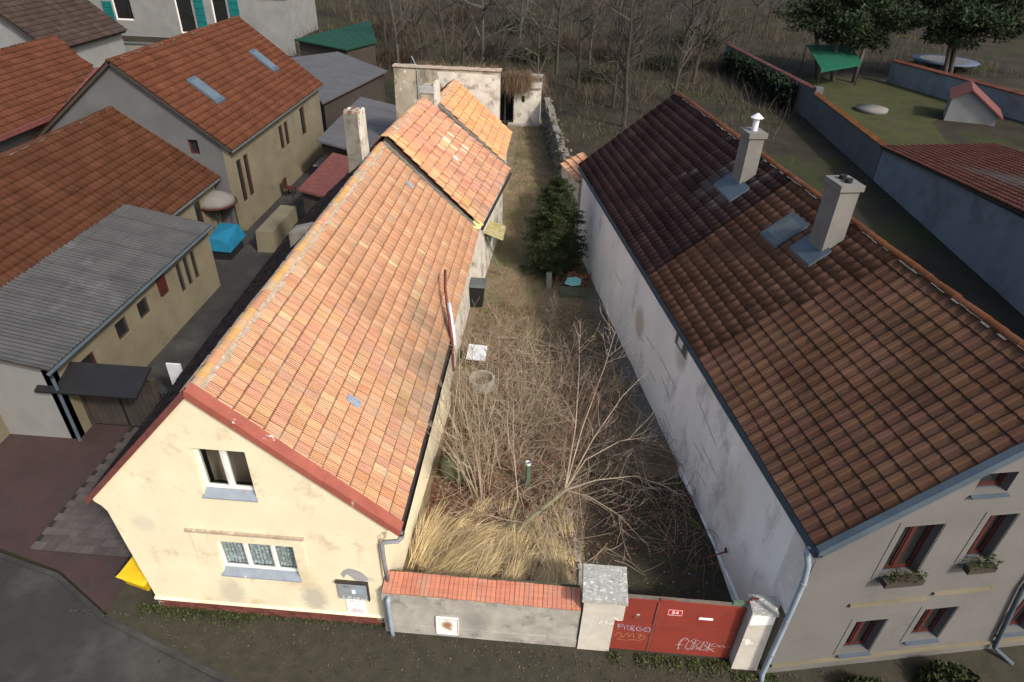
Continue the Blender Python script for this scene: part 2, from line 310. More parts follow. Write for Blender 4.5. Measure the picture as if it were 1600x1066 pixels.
def tile_roof(roof, corners, tw, tl, style, pal, m, nmax=300, accept=None, tint=None, jit=.006, seed=1, rows_from=0):
    """corners: E0,E1 along the eave (left to right seen from outside), R1,R0 at the ridge"""
    E0, E1, R1, R0 = [Vector(c) for c in corners]; rg = random.Random(seed)
    nu = max(1, round((E1 - E0).length / tw)); nv = max(1, round(((R0 - E0).length + (R1 - E1).length) / 2 / tl))
    geo = tile_geo(1.0, 1.0, style)
    cells = []
    B = lambda u, v: (E0 * (1 - u) + E1 * u) * (1 - v) + (R0 * (1 - u) + R1 * u) * v
    for j in range(rows_from, nv):
        for i in range(nu):
            p = B(i / nu, j / nv); ax = B((i + 1) / nu, j / nv) - p; ay = B((i + .5) / nu, (j + 1) / nv) - B((i + .5) / nu, j / nv); az = ax.cross(ay).normalized()
            if accept and not accept((i + .5) / nu, (j + .5) / nv): continue
            p2 = p + az * rg.uniform(0, jit) + ax.normalized() * rg.uniform(-jit, jit) * .3 + ay.normalized() * rg.uniform(-jit, jit)
            ay2 = (ay + ax * rg.uniform(-jit, jit) * 1.5)
            c = pal[rg.randrange(len(pal))]; k = rg.uniform(.91, 1.08)
            if tint: c = tint((i + .5) / nu, (j + .5) / nv, c, rg)
            cells.append(((p - CAMP).length, p2, ax, ay2, az, tuple(min(1, x * k) for x in c)))
    cells.sort(key=lambda t: t[0])
    w0 = (E1 - E0).length / nu; l0 = (R0 - E0).length / nv
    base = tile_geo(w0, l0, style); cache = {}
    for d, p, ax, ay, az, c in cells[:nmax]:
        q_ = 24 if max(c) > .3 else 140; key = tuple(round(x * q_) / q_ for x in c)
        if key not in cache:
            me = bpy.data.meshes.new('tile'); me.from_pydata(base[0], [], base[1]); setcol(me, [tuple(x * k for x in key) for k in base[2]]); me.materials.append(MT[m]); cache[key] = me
        X = ax.normalized() * (ax.length / w0); Y = ay.normalized() * (ay.length / l0)
        place(cache[key], 'tile', Matrix(((X.x, Y.x, az.x, p.x), (X.y, Y.y, az.y, p.y), (X.z, Y.z, az.z, p.z), (0, 0, 0, 1))), roof)
    rest = cells[nmax:]
    if rest:
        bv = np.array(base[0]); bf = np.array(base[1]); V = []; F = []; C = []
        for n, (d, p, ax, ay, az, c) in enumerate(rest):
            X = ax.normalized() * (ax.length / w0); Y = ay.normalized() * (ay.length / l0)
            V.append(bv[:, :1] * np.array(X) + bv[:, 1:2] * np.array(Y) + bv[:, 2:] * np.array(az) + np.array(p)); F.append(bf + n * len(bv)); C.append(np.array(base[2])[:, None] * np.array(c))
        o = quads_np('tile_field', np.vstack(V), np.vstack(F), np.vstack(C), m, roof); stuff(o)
def ridge_caps(roof, A, B, n, r, pal, m, mort='mortar', seed=3, mw=.10):
    A = Vector(A); B = Vector(B); rg = random.Random(seed); L = (B - A).length / n; d = (B - A).normalized()
    side = Vector((0, 0, 1)).cross(d).normalized(); up = d.cross(side)
    if up.z < 0: up = -up
    for i in range(n):
        mb = MB(); c = pal[rg.randrange(len(pal))]; k = rg.uniform(.85, 1.1); c = tuple(x * k for x in c)
        vs = []; p0 = A + d * (L * i) + up * rg.uniform(-.01, .012); m_ = 7
        for t, rr in ((0, r * 1.08), (L * 1.03, r * .94)):
            for j in range(m_): a = math.pi * j / (m_ - 1); vs.append(p0 + d * t + side * math.cos(a) * rr + up * math.sin(a) * rr * .72)
        fs = [(j, j + 1, m_ + j + 1, m_ + j) for j in range(m_ - 1)] + [tuple(range(m_))]
        mb.add(vs, fs, c); mb.smooth = False; mb.build('ridge_tile', m, roof)
    nseg = n * 2
    for sgn in (-1, 1):
        mb = MB()
        for i in range(nseg):
            a = A + (B - A) * (i / nseg); b = A + (B - A) * ((i + 1) / nseg); ww = mw + rg.uniform(-.04, .03)
            mb.add([a + side * sgn * r * .6 + up * .02, b + side * sgn * r * .6 + up * .02, b + side * sgn * (r + ww) - up * (r + ww - r * .6) * .84 + up * .07, a + side * sgn * (r + ww) - up * (r + ww - r * .6) * .84 + up * .07], [(0, 1, 2, 3)])
        mb.build('ridge_mortar', mort, roof)

# ------------------------------------------------------------------ walls with openings
def wall_poly(mb, O, U, V, outer, holes, depth, cap=True):
    """front face of polygon (u,v) with rectangular/polygon holes and reveals going `depth` against the normal U x V"""
    O = Vector(O); U = Vector(U); V = Vector(V); n = U.cross(V).normalized()
    P = lambda q, d=0: O + U * q[0] + V * q[1] - n * d
    loops = [[Vector((q[0], q[1], 0)) for q in outer]] + [[Vector((q[0], q[1], 0)) for q in h] for h in holes]
    tri = geometry.tessellate_polygon(loops); flat = [q for l in loops for q in l]
    mb.add([P(q) for q in flat], [tuple(t) for t in tri])
    for l in ([outer] if cap else []) + list(holes):
        for i in range(len(l)):
            a, b = l[i], l[(i + 1) % len(l)]
            mb.add([P(a), P(b), P(b, depth), P(a, depth)], [(0, 1, 2, 3)])
def rect(u0, u1, v0, v1): return [(u0, v0), (u1, v0), (u1, v1), (u0, v1)]
def obox(mb, O, U, V, u0, u1, v0, v1, d0, d1, col=(1, 1, 1)):
    """box in wall frame: d outward along the normal"""
    O = Vector(O); U = Vector(U); V = Vector(V); n = U.cross(V).normalized()
    P = lambda u, v, d: O + U * u + V * v + n * d
    return mb.hexa([P(u0, v0, d0), P(u1, v0, d0), P(u1, v0, d1), P(u0, v0, d1)], [P(u0, v1, d0), P(u1, v1, d0), P(u1, v1, d1), P(u0, v1, d1)], col)
def window(par, O, U, V, u0, u1, v0, v1, dep, fm='whitepaint', gm='glass', mull=(), fw=.06, sash=.045, sill=None, sillm='sill', curtain=None, bars=()):
    """frame set `dep` behind the face with one pane per light"""
    mb = MB(); g = .002
    for a in ((u0 + g, u0 + fw, v0 + g, v1 - g), (u1 - fw, u1 - g, v0 + g, v1 - g), (u0 + fw, u1 - fw, v0 + g, v0 + fw), (u0 + fw, u1 - fw, v1 - fw, v1 - g)):
        obox(mb, O, U, V, *a, -dep - .07, -dep)
    for m_ in mull: obox(mb, O, U, V, m_ - fw * .75, m_ + fw * .75, v0 + fw, v1 - fw, -dep - .07, -dep + .004)
    fr = mb.build('window', fm, par)
    ed = [u0 + fw] + [x for m_ in mull for x in (m_ - fw * .75, m_ + fw * .75)] + [u1 - fw]
    for i in range(0, len(ed), 2):
        a, b = ed[i], ed[i + 1]
        sm = MB()
        for q in ((a, a + sash, v0 + fw, v1 - fw), (b - sash, b, v0 + fw, v1 - fw), (a + sash, b - sash, v0 + fw, v0 + fw + sash), (a + sash, b - sash, v1 - fw - sash, v1 - fw)):
            obox(sm, O, U, V, *q, -dep - .06, -dep - .012)
        sm.build('sash', fm, fr)
        pm = MB(); obox(pm, O, U, V, a + sash, b - sash, v0 + fw + sash, v1 - fw - sash, -dep - .04, -dep - .034); pm.build('pane', gm, fr)
        if curtain:
            cm = MB(); n = 24; O2 = Vector(O); U2 = Vector(U); V2 = Vector(V); nn = U2.cross(V2).normalized(); vs = []
            for k in range(n + 1):
                u = a + (b - a) * k / n; d = -dep - .10 + .012 * math.sin(k * 1.7)
                vs += [O2 + U2 * u + V2 * (v0 + .04) + nn * d, O2 + U2 * u + V2 * (v1 - .02) + nn * d]
            cm.add(vs, [(2 * k, 2 * k + 2, 2 * k + 3, 2 * k + 1) for k in range(n)]); cm.build('curtain', curtain, fr)
    if sill:
        sb = MB(); O2 = Vector(O); U2 = Vector(U); V2 = Vector(V); nn = U2.cross(V2).normalized(); P = lambda u, v, d: O2 + U2 * u + V2 * v + nn * d
        so_, dr = sill
        sb.hexa([P(u0 + .003, v0 - .03, -dep), P(u1 - .003, v0 - .03, -dep), P(u1 + .03, v0 - dr - .03, so_), P(u0 - .03, v0 - dr - .03, so_)],
                [P(u0 + .003, v0 + .004, -dep), P(u1 - .003, v0 + .004, -dep), P(u1 + .03, v0 - dr, so_), P(u0 - .03, v0 - dr, so_)])
        sb.build('sill', sillm, fr)
    return fr
def strokes(lines, O, U, V, wdt, d=.006):
    """spray paint as thin raised ribbons following polylines in the wall frame"""
    mb = MB(); O = Vector(O); U = Vector(U); V = Vector(V); n = U.cross(V).normalized(); li = 0
    for ln in lines:
        # smooth by Catmull-Rom
        pts = []
        for i in range(len(ln) - 1):
            p0 = ln[max(i - 1, 0)]; p1 = ln[i]; p2 = ln[i + 1]; p3 = ln[min(i + 2, len(ln) - 1)]
            for t in (0, .25, .5, .75):
                pts.append(tuple(.5 * (2 * p1[k] + (p2[k] - p0[k]) * t + (2 * p0[k] - 5 * p1[k] + 4 * p2[k] - p3[k]) * t * t + (3 * p1[k] - p0[k] - 3 * p2[k] + p3[k]) * t ** 3) for k in (0, 1)))
        pts.append(ln[-1]); li += 1; dd = d + li * .0006
        for (a, b) in zip(pts[:-1], pts[1:]):
            t = Vector((b[0] - a[0], b[1] - a[1])); 
            if t.length < 1e-5: continue
            t.normalize(); q = Vector((-t.y, t.x)) * wdt / 2
            mb.add([O + U * (p[0] + s_ * q.x) + V * (p[1] + s_ * q.y) + n * dd for p, s_ in ((a, 1), (b, 1), (b, -1), (a, -1))], [(0, 1, 2, 3)])
    return mb
def text_mesh(txt, size, M, m, par, name='number'):
    cu = bpy.data.curves.new(name, 'FONT'); cu.body = txt; cu.size = size; cu.align_x = 'CENTER'; cu.align_y = 'CENTER'; cu.extrude = .001
    to = bpy.data.objects.new(name, cu); COL.objects.link(to); dg = bpy.context.evaluated_depsgraph_get(); me = bpy.data.meshes.new_from_object(to.evaluated_get(dg)); bpy.data.objects.remove(to)
    me.materials.clear(); me.materials.append(MT[m]); return place(me, name, M, par)
X3, Y3, Z3 = Vector((1, 0, 0)), Vector((0, 1, 0)), Vector((0, 0, 1))

# ================================================================== SETTING
def sheet(name, poly, z, m, n=0):
    mb = MB(); a = [Vector((p[0], p[1], p[2] if len(p) > 2 else z)) for p in poly]; tri = geometry.tessellate_polygon([a]); mb.add(a, [tuple(t) for t in tri])
    return struct(mb.build(name, m))
def gridsheet(name, x0, x1, y0, y1, nx, ny, fz, m, fx=None):
    mb = MB(); V = []; F = []
    for j in range(ny + 1):
        for i in range(nx + 1):
            u = i / nx; y = y0 + (y1 - y0) * j / ny; x = fx(u, y) if fx else x0 + (x1 - x0) * u
            V.append((x, y, fz(x, y)))
    for j in range(ny):
        for i in range(nx): a = j * (nx + 1) + i; F.append((a, a + 1, a + nx + 2, a + nx + 1))
    mb.add(V, F); mb.smooth = True; return struct(mb.build(name, m))
from mathutils import noise as MN
def fbm(x, y, s=1.0, o=3): return MN.fractal(Vector((x * s, y * s, 3.1)), 1.0, 2.0, o)
gridsheet('ground', -260, 300, -80, 380, 70, 50, lambda x, y: -.12 + (.25 * fbm(x, y, .11) if y > 45 else 0), 'soil')
sheet('road', [(-60, -40), (60, -40), (60, -1.3), (14.5, -1.55), (3.0, -1.75), (-1.0, -.4), (-2.8, .6), (-4.8, 1.1), (-9, 3.2), (-60, 22)], -.05, 'asphalt')
# sunken strip of weeds at the foot of the walls
sheet('verge', [(-1.6, 6), (-1.06, .6), (-1.0, -.40), (3.0, -1.75), (14.0, -1.57), (60, -1.31), (60, 6.2)], -.012, 'verge')
sheet('pavement', [(-30, 6.2), (-30, 10.5), (-9, 3.26), (-4.8, 1.2), (-2.8, .68), (-1.05, -.3), (-.62, .2), (-1.02, .6), (-1.6, 6.2)][::-1], -.02, 'redpave')
def kerb(name, pts, wdt, h, z, m):
    mb = MB()
    for a, b in zip(pts[:-1], pts[1:]):
        a = Vector((*a, z)); b = Vector((*b, z)); n = Vector((-(b - a).y, (b - a).x, 0)).normalized() * wdt; mb.hexa([a, b, b + n, a + n], [a + Z3 * h, b + Z3 * h, b + n + Z3 * h, a + n + Z3 * h])
    return struct(mb.build(name, m))
kerb('kerb', [(60, -1.42), (14.5, -1.66), (3.0, -1.86), (-1.02, -.5), (-2.82, .49), (-4.82, .98), (-9, 3.06)][::-1], .12, .075, -.08, 'asphalt')
sheet('courtyard', [(-5.2, 6.1), (-.02, 6.1), (-.02, 30), (-6.3, 34), (-6.3, 20.4), (-8.5, 20.4), (-8.5, 15), (-5.2, 15)], -.03, 'asphalt')

# yard inside the property
WA = -0.19519; WD = Vector((math.sin(WA), math.cos(WA), 0)); WN = Vector((math.cos(WA), -math.sin(WA), 0)); WO = Vector((14.0352, -.405, 0))
def wall_x(y): return WO.x + (y - WO.y) * WD.x / WD.y
def right_x(y): return wall_x(y) if y < 20 else wall_x(20) + (y - 20) * (7.62 - wall_x(20)) / 18
def yard_z(x, y):
    b = min(1, max(0, (y + .2) / 3.4)); b = b * b * (3 - 2 * b)
    z = (.02 if x > 9.95 else .30) * (1 - b) + .42 * b
    if y > 20: z += (y - 20) / 17 * .55
    return z + .05 * fbm(x, y, .9) + .02 * fbm(x, y, 3.5)
gridsheet('yard_ground', 0, 1, -.1, 39, 70, 200, yard_z, 'yard', fx=lambda u, y: 5.3 + (right_x(y) + .3 - 5.3) * u)
gridsheet('driveway_soil', 0, 1, -.16, 6.2, 36, 50, lambda x, y: yard_z(x, y) + .012 - (.06 * max(0, (y - 4.6) / 1.6)), 'drive', fx=lambda u, y: 9.97 + .045 * y - .12 * fbm(y, 2, .8) + (wall_x(y) + .1 - 9.97 - .045 * y) * u)
def strip_fx(u, y): return wall_x(y) - .62 + .64 * u
gridsheet('concrete_strip', 0, 1, 6.4, 15.6, 6, 40, lambda x, y: yard_z(x, y) + .03 + .02 * fbm(x, y, 2.), 'moss_mortar', fx=strip_fx)
kerb('path_edging', [(9.98, .5), (10.02, 1.6), (9.86, 2.6), (9.72, 3.6)], .10, .36, .06, 'concrete')
# loose pavers beside the house
pav = sheet('side_path', [(-3.98, 1.2), (-.04, 1.2), (-.04, 6.0), (-3.98, 6.0)], -.006, 'joint_dark')
me_p = bpy.data.meshes.new('paver'); bm = bmesh.new(); bmesh.ops.create_cube(bm, size=1); bmesh.ops.scale(bm, vec=(.312, .222, .06), verts=bm.verts); bm.to_mesh(me_p); bm.free(); me_p.materials.append(MT['paver'])
for j in range(24):
    for i in range(12):
        x = -3.78 + i * .322 + (j % 2) * .11; y = 1.32 + j * .231
        if x > -.2 or y > 5.85: continue
        place(me_p, 'paver', Matrix.Translation((x, y, .005 + rng.uniform(-.006, .006))) @ Matrix.Rotation(rng.uniform(-.02, .02), 4, 'Z'), pav)

# ================================================================== MAIN HOUSE
HE, HR, XR, L1 = 3.35, 6.57, 2.38, 14.7
house = thing('house', 'old cream gable-fronted house facing the street with a ribbed orange tile roof', 'house', (2.7, 0, 0))
H = house
UW = rect(2.1, 3.17, 3.98, 5.2); LW = rect(1.95, 3.68, 1.66, 2.54)
UWh = [(2.1, 3.89), (3.17, 3.89), (3.17, 5.2), (2.1, 5.2)]; LWh = [(1.95, 1.40), (3.68, 1.40), (3.68, 2.54), (1.95, 2.54)]
outer = [(.09, .3), (5.47, .3), (5.50, 2.0), (5.52, 3.08), (5.62, 3.2), (5.80, 3.30), (5.83, 3.38), (XR, 6.52), (-.36, 3.60), (-.34, 3.48), (-.22, 3.36), (-.14, 3.2), (-.07, 2.2)]
mb = MB(); wall_poly(mb, (0, 0, 0), X3, Z3, outer, [UWh, LWh], .30); mb.build('front_wall', 'cream', H)
mb = MB(); mb.hexa([(5.47, .31, -.1), (5.60, .31, -.1), (5.88, 7.6, -.1), (5.4, 7.6, -.1)], [(5.4, .31, 3.2), (5.52, .31, 3.2), (5.74, 7.6, 3.3), (5.3, 7.6, 3.3)])
mb.box(5.40, 5.47, .001, .31, .3, 3.1); mb.add([(5.475, .02, .3), (5.60, .32, .1), (5.525, .32, 3.1), (5.525, .02, 3.08)], [(0, 1, 2, 3)])
mb.build('side_wall', 'cream_side', H)
mb = MB(); mb.hexa([(5.3, 7.61, -.1), (5.72, 7.61, -.1), (5.72, L1, -.1), (5.3, L1, -.1)], [(5.3, 7.61, 3.3), (5.62, 7.61, 3.3), (5.62, L1, 3.35), (5.3, L1, 3.35)]); mb.build('side_wall', 'limewash', H, 'flaking whitewashed rear part of the side wall')
mb = MB(); mb.box(-.06, .2, .31, L1, 0, 3.2); mb.build('back_wall', 'cream_side', H)
# rooms behind the panes; the upper brown wall paints in a reflection
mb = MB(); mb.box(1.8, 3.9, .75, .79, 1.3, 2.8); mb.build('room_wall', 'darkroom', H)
mb = MB(); mb.box(1.9, 3.4, .72, .76, 3.6, 5.3); mb.build('room_wall', 'brown_reflect', H)
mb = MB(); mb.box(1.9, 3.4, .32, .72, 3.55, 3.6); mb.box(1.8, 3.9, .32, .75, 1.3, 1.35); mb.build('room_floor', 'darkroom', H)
# facing-brick plinth
pl = MB(); pl.box(.10, 5.44, -.018, .28, -.1, .298); plinth = pl.build('plinth', 'joint', H)
me_b = bpy.data.meshes.new('brick'); bm = bmesh.new(); bmesh.ops.create_cube(bm, size=1); bmesh.ops.scale(bm, vec=(.235, .03, .058), verts=bm.verts); bm.to_mesh(me_b); bm.free(); me_b.materials.append(MT['brick'])
for j in range(5):
    for i in range(21):
        x = .26 + i * .247 + (j % 2) * .12
        if x > 5.36: continue
        place(me_b, 'brick', Matrix.Translation((x, -.026 + rng.uniform(-.003, .003), -.02 + .067 * j)), plinth)
mb = MB(); mb.hexa([(.06, -.05, .285), (5.46, -.05, .285), (5.46, .1, .285), (.06, .1, .285)], [(.06, -.03, .315), (5.46, -.03, .315), (5.46, -.002, .34), (.06, -.002, .34)]); mb.build('plinth_ledge', 'cream', H)
FW = dict(O=(0, 0, 0), U=(1, 0, 0), V=(0, 0, 1))
window(H, **FW, u0=2.1, u1=3.17, v0=4.04, v1=5.2, dep=.11, mull=(2.655,), fw=.035, sash=.04, sill=(.05, .13))
window(H, **FW, u0=1.95, u1=3.68, v0=1.54, v1=2.54, dep=.10, mull=(2.55, 3.15), fw=.035, sash=.025, sill=(.06, .12), curtain='lace')
# plaster panel and drip ledge round the lower window
mb = MB(); obox(mb, (0, 0, 0), X3, Z3, 1.44, 3.96, 2.80, 2.86, .001, .06); obox(mb, (0, 0, 0), X3, Z3, 1.46, 3.94, 2.77, 2.80, .001, .035); mb.build('drip_ledge', 'mortar', H)
mb = MB()
for a in ((1.50, 1.95, 1.62, 2.76), (3.68, 3.92, 1.62, 2.76), (1.95, 3.68, 2.54, 2.76)): obox(mb, (0, 0, 0), X3, Z3, *a, .001, .022)
mb.build('window_surround', 'cream', H)
# meter box with leaflet, bare cement patch
mbx = MB(); obox(mbx, (0, 0, 0), X3, Z3, 4.50, 5.16, .92, 1.50, .001, .05); box = mbx.build('meter_box', 'box', H, 'grey meter box with scribbled white marks')
mb = MB(); obox(mb, (0, 0, 0), X3, Z3, 4.47, 5.19, 1.50, 1.535, .001, .085); obox(mb, (0, 0, 0), X3, Z3, 5.16, 5.19, .90, 1.50, .001, .06); mb.build('box_frame', 'blackmetal', box)
mb = MB(); obox(mb, (0, 0, 0), X3, Z3, 4.81, 4.89, 1.13, 1.26, .0505, .053); mb.build('sticker', 'white', box)
sx = [[(4.60, 1.02), (4.61, .93)], [(4.70, .93), (4.72, 1.02), (4.78, 1.01), (4.73, .97), (4.79, .93)], [(4.82, .96), (4.86, 1.0), (4.88, .95), (4.83, .93), (4.82, .97)], [(4.91, .93), (4.92, 1.01), (4.97, .98), (4.92, .96), (4.97, .93)], [(5.0, .99), (5.02, .94), (5.05, .97), (5.08, .94), (5.12, .98)]]
strokes(sx, (0, 0, 0), X3, Z3, .014, .052).build('scribble', 'white', box)
strokes([[(4.62, 1.4), (4.66, 1.34), (4.68, 1.4), (4.72, 1.34), (4.75, 1.38), (4.80, 1.33)]], (0, 0, 0), X3, Z3, .012, .052).build('scribble', 'black', box)
mb = MB(); obox(mb, (0, 0, 0), X3, Z3, 4.62, 5.06, .30, .90, .001, .018); bd = mb.build('notice_board', 'white', H, 'white board with faded red and green writing')
strokes([[(4.74, .46), (4.78, .52), (4.8, .45), (4.84, .51), (4.88, .46), (4.93, .5), (4.97, .45)], [(4.7, .42), (4.76, .40), (4.85, .42), (4.98, .40)]], (0, 0, 0), X3, Z3, .012, .020).build('writing', 'redenamel', bd)
strokes([[(4.72, .82), (4.76, .80), (4.82, .83)], [(4.85, .72), (4.87, .66)], [(4.9, .82), (4.97, .81)]], (0, 0, 0), X3, Z3, .01, .020).build('writing', 'greenpole', bd)
mb = MB(); pp = [(4.66, 1.60), (4.60, 1.72), (4.68, 1.86), (4.80, 1.95), (4.92, 1.93), (5.06, 1.86), (5.16, 1.74), (5.22, 1.62), (5.14, 1.55), (5.0, 1.54), (4.9, 1.56), (4.84, 1.66), (4.74, 1.74)]
wall_poly(mb, (0, -.004, 0), X3, Z3, pp, [], .003); mb.build('cement_patch', 'greyplaster', H)
# roof deck, tiles
roof = MB()
roof.slab([(5.93, .02, HE - .06), (5.93, L1, HE - .04), (XR, L1, HR - .04), (XR, .02, HR - .06)], .09)
roof.slab([(-1.0, L1, 3.36), (-.42, .02, 3.50), (XR, .02, HR - .06), (XR, L1, HR - .04)], .09)
roof = roof.build('roof', 'darkwood', H)
PAL = [(.62, .335, .215), (.63, .35, .22), (.60, .31, .195), (.64, .37, .235), (.62, .33, .21), (.60, .315, .205), (.65, .40, .25), (.62, .34, .205), (.60, .32, .21)]
def tint_main(u, v, c, rg):
    r = rg.random()
    if r < .018: c = (.66, .48, .29)
    elif r < .04: c = (.61, .30, .16)
    y = u * L1; d = fbm(u * 9, v * 4, 1.0)
    lich = max(0, min(1, (1.75 - v * 2.4) * max(0, 1 - abs(y - 5.2) / 4.4) + d * .8 - .30))
    pd = math.exp(-((y - 6.2) / 1.7) ** 2 - ((v - .17) / .17) ** 2) + .6 * math.exp(-((y - 3.2) / 1.5) ** 2 - ((v - .06) / .12) ** 2); lich = min(1, max(lich, pd * (1.0 + d)))
    g = (.27, .225, .18) if rg.random() < .6 else (.20, .185, .14)
    lich *= rg.uniform(.5, 1)
    top = max(0, (v - .82) * 3) * rg.uniform(0, .8)
    c = tuple(a * (1 - lich * .8) + b * lich * .8 for a, b in zip(c, g))
    return tuple(a * (1 - top * .6) + b * top * .6 for a, b in zip(c, (.52, .43, .34)))
tile_roof(roof, [(5.97, .06, HE - .02), (5.95, L1 - .12, HE), (XR + .1, L1 - .12, HR - .08), (XR + .1, .06, HR - .1)], .225, .345, 'rib', PAL, 'tile', 300, tint=tint_main, seed=5)
SHADE_PAL = [(.085, .06, .05), (.065, .05, .04), (.11, .055, .045), (.075, .06, .05), (.10, .085, .07)]  # left slope palette, darkened to paint in the shade on that side
tile_roof(roof, [(-1.08, L1 - .1, 3.34), (-.48, .04, 3.46), (XR - .06, .04, HR - .06), (XR - .06, L1 - .1, HR - .06)], .225, .345, 'rib', SHADE_PAL, 'tile_shade', 0, seed=6, jit=.02)
ridge_caps(roof, (XR, .1, HR - .06), (XR + .02, L1 - .15, HR - .02), 36, .11, [(.52, .27, .17), (.55, .33, .2), (.5, .36, .26), (.56, .34, .14)], 'tile')
# verge flashing in red sheet: three lengths with peeling paint
for a, b, dz in ((0, .27, .03), (.27, .62, .016), (.62, 1.015, .03)):
    E = Vector((5.95, 0, HE)); Rr = Vector((XR - .02, 0, HR + .03)); p0 = Rr + (E - Rr) * a; p1 = Rr + (E - Rr) * b
    mb = MB(); up = Vector((.675, 0, .738)) * (dz + .035)
    mb.slab([p0 + Vector((0, -.06, 0)) + up, p1 + Vector((0, -.06, 0)) + up, p1 + Vector((0, .19, 0)) + up * .2 + Vector((.04, 0, .045)), p0 + Vector((0, .19, 0)) + up * .2 + Vector((.04, 0, .045))], .012)
    mb.hexa([p0 + Vector((0, -.075, -.10)), p1 + Vector((0, -.075, -.10)), p1 + Vector((0, -.06, -.10)), p0 + Vector((0, -.06, -.10))], [p0 + Vector((0, -.075, .02)) + up, p1 + Vector((0, -.075, .02)) + up, p1 + Vector((0, -.06, .02)) + up, p0 + Vector((0, -.06, .02)) + up])
    mb.build('verge_flashing', 'redmetal', H)
mb = MB(); a, b = Vector((-.48, 0, 3.52)), Vector((XR - .04, 0, HR + .0))
mb.hexa([a + Vector((0, -.05, -.12)), b + Vector((0, -.05, -.12)), b + Vector((0, .1, -.12)), a + Vector((0, .1, -.12))], [a + Vector((0, -.05, .05)), b + Vector((0, -.05, .05)), b + Vector((0, .1, .05)), a + Vector((0, .1, .05))]); mb.build('bargeboard', 'reddark', H)
# eave board, gutter and the front downpipe
mb = MB(); mb.hexa([(5.86, .05, 3.16), (5.93, .05, 3.16), (5.93, L1, 3.18), (5.86, L1, 3.18)], [(5.86, .05, 3.30), (5.93, .05, 3.27), (5.93, L1, 3.29), (5.86, L1, 3.32)]); mb.build('eave_board', 'darkwood', H)
mb = MB(); n = 8
ys = [-.06, 3, 7.1]; vs = []
for y in ys: vs += [(6.03 + .075 * math.cos(math.pi + math.pi * j / n), y, 3.27 + .075 * math.sin(math.pi + math.pi * j / n)) for j in range(n + 1)]
mb.add(vs, [(k * (n + 1) + j, k * (n + 1) + j + 1, (k + 1) * (n + 1) + j + 1, (k + 1) * (n + 1) + j) for k in range(len(ys) - 1) for j in range(n)] + [tuple(range(n + 1))]); mb.build('gutter', 'blackmetal', H)
mb = MB(); mb.smooth = True; mb.tube([(6.03, .02, 3.2), (6.02, .0, 3.08), (5.95, -.04, 3.02), (5.66, -.06, 2.98), (5.62, -.06, 2.9), (5.62, -.05, 2.4), (5.64, -.02, 1.68)], [.055, .055, .05, .05, .05, .048, .048], 10)
mb.tube([(6.03, .02, 3.22), (6.03, .02, 3.10)], [.075, .06], 10); mb.build('downpipe', 'zinc_old', H)
# glass roof tiles
for y0, v in ((2.2, .375), (13.25, .65)):
    p = Vector((5.97, y0, HE)) * (1 - v) + Vector((XR + .1, y0, HR - .1)) * v + Vector((.04, 0, .05)); mb = MB(); U = Vector((0, 1, 0)); V = Vector((-.74, 0, .675)); 
    for k in range(3): obox(mb, p + V * .0, U, V, .01 + k * .075, .07 + k * .075, 0, .34, -.02, .012)
    mb.build('glass_tile', 'zinc', roof)
# chimney on the courtyard side of the ridge
mb = MB(); mb.hexa([(1.42, 13.5, 4.8), (1.98, 13.5, 4.8), (2.02, 14.15, 4.8), (1.46, 14.15, 4.8)], [(1.44, 13.5, 7.86), (1.95, 13.5, 7.86), (1.99, 14.15, 7.86), (1.48, 14.15, 7.86)])
ch = mb.build('chimney', 'soot', H)
mb = MB(); mb.hexa([(1.955, 13.495, 5.9), (2.01, 13.495, 5.9), (2.05, 14.16, 5.9), (1.995, 14.16, 5.9)], [(1.915, 13.495, 7.93), (1.98, 13.495, 7.90), (2.01, 14.16, 7.90), (1.94, 14.16, 7.93)]); mb.build('white_flank', 'limewash', ch)
for k in range(7):
    mb = MB(); x = 1.46 + k % 4 * .135; y = 13.5 + (k // 4) * .4; h = rng.uniform(.04, .11); mb.box(x, x + .12, y, y + .22, 7.862, 7.862 + h); mb.build('brick', 'litter_red' if k % 2 else 'limewash', ch)
mb = MB(); mb.hexa([(1.3, 13.35, 5.1), (2.25, 13.35, 6.35), (2.25, 13.48, 6.35), (1.3, 13.48, 5.1)], [(1.3, 13.35, 5.2), (2.25, 13.35, 6.5), (2.25, 13.48, 6.6), (1.3, 13.48, 5.3)]); mb.build('chimney_skirt', 'moss_mortar', ch)
# second stump and hatch on the dark side, seen over the ridge
mb = MB(); mb.hexa([(1.5, 7.3, 5.0), (2.1, 7.3, 5.0), (2.1, 7.9, 5.0), (1.5, 7.9, 5.0)], [(1.55, 7.3, 6.28), (2.05, 7.3, 6.38), (2.05, 7.9, 6.38), (1.55, 7.9, 6.25)]); mb.build('chimney_stump', 'soot', H)
mb = MB(); mb.slab([(1.35, 9.6, 5.42), (1.35, 8.7, 5.42), (2.1, 8.7, 6.35), (2.1, 9.6, 6.35)], .06); mb.build('roof_hatch', 'blackmetal', H)
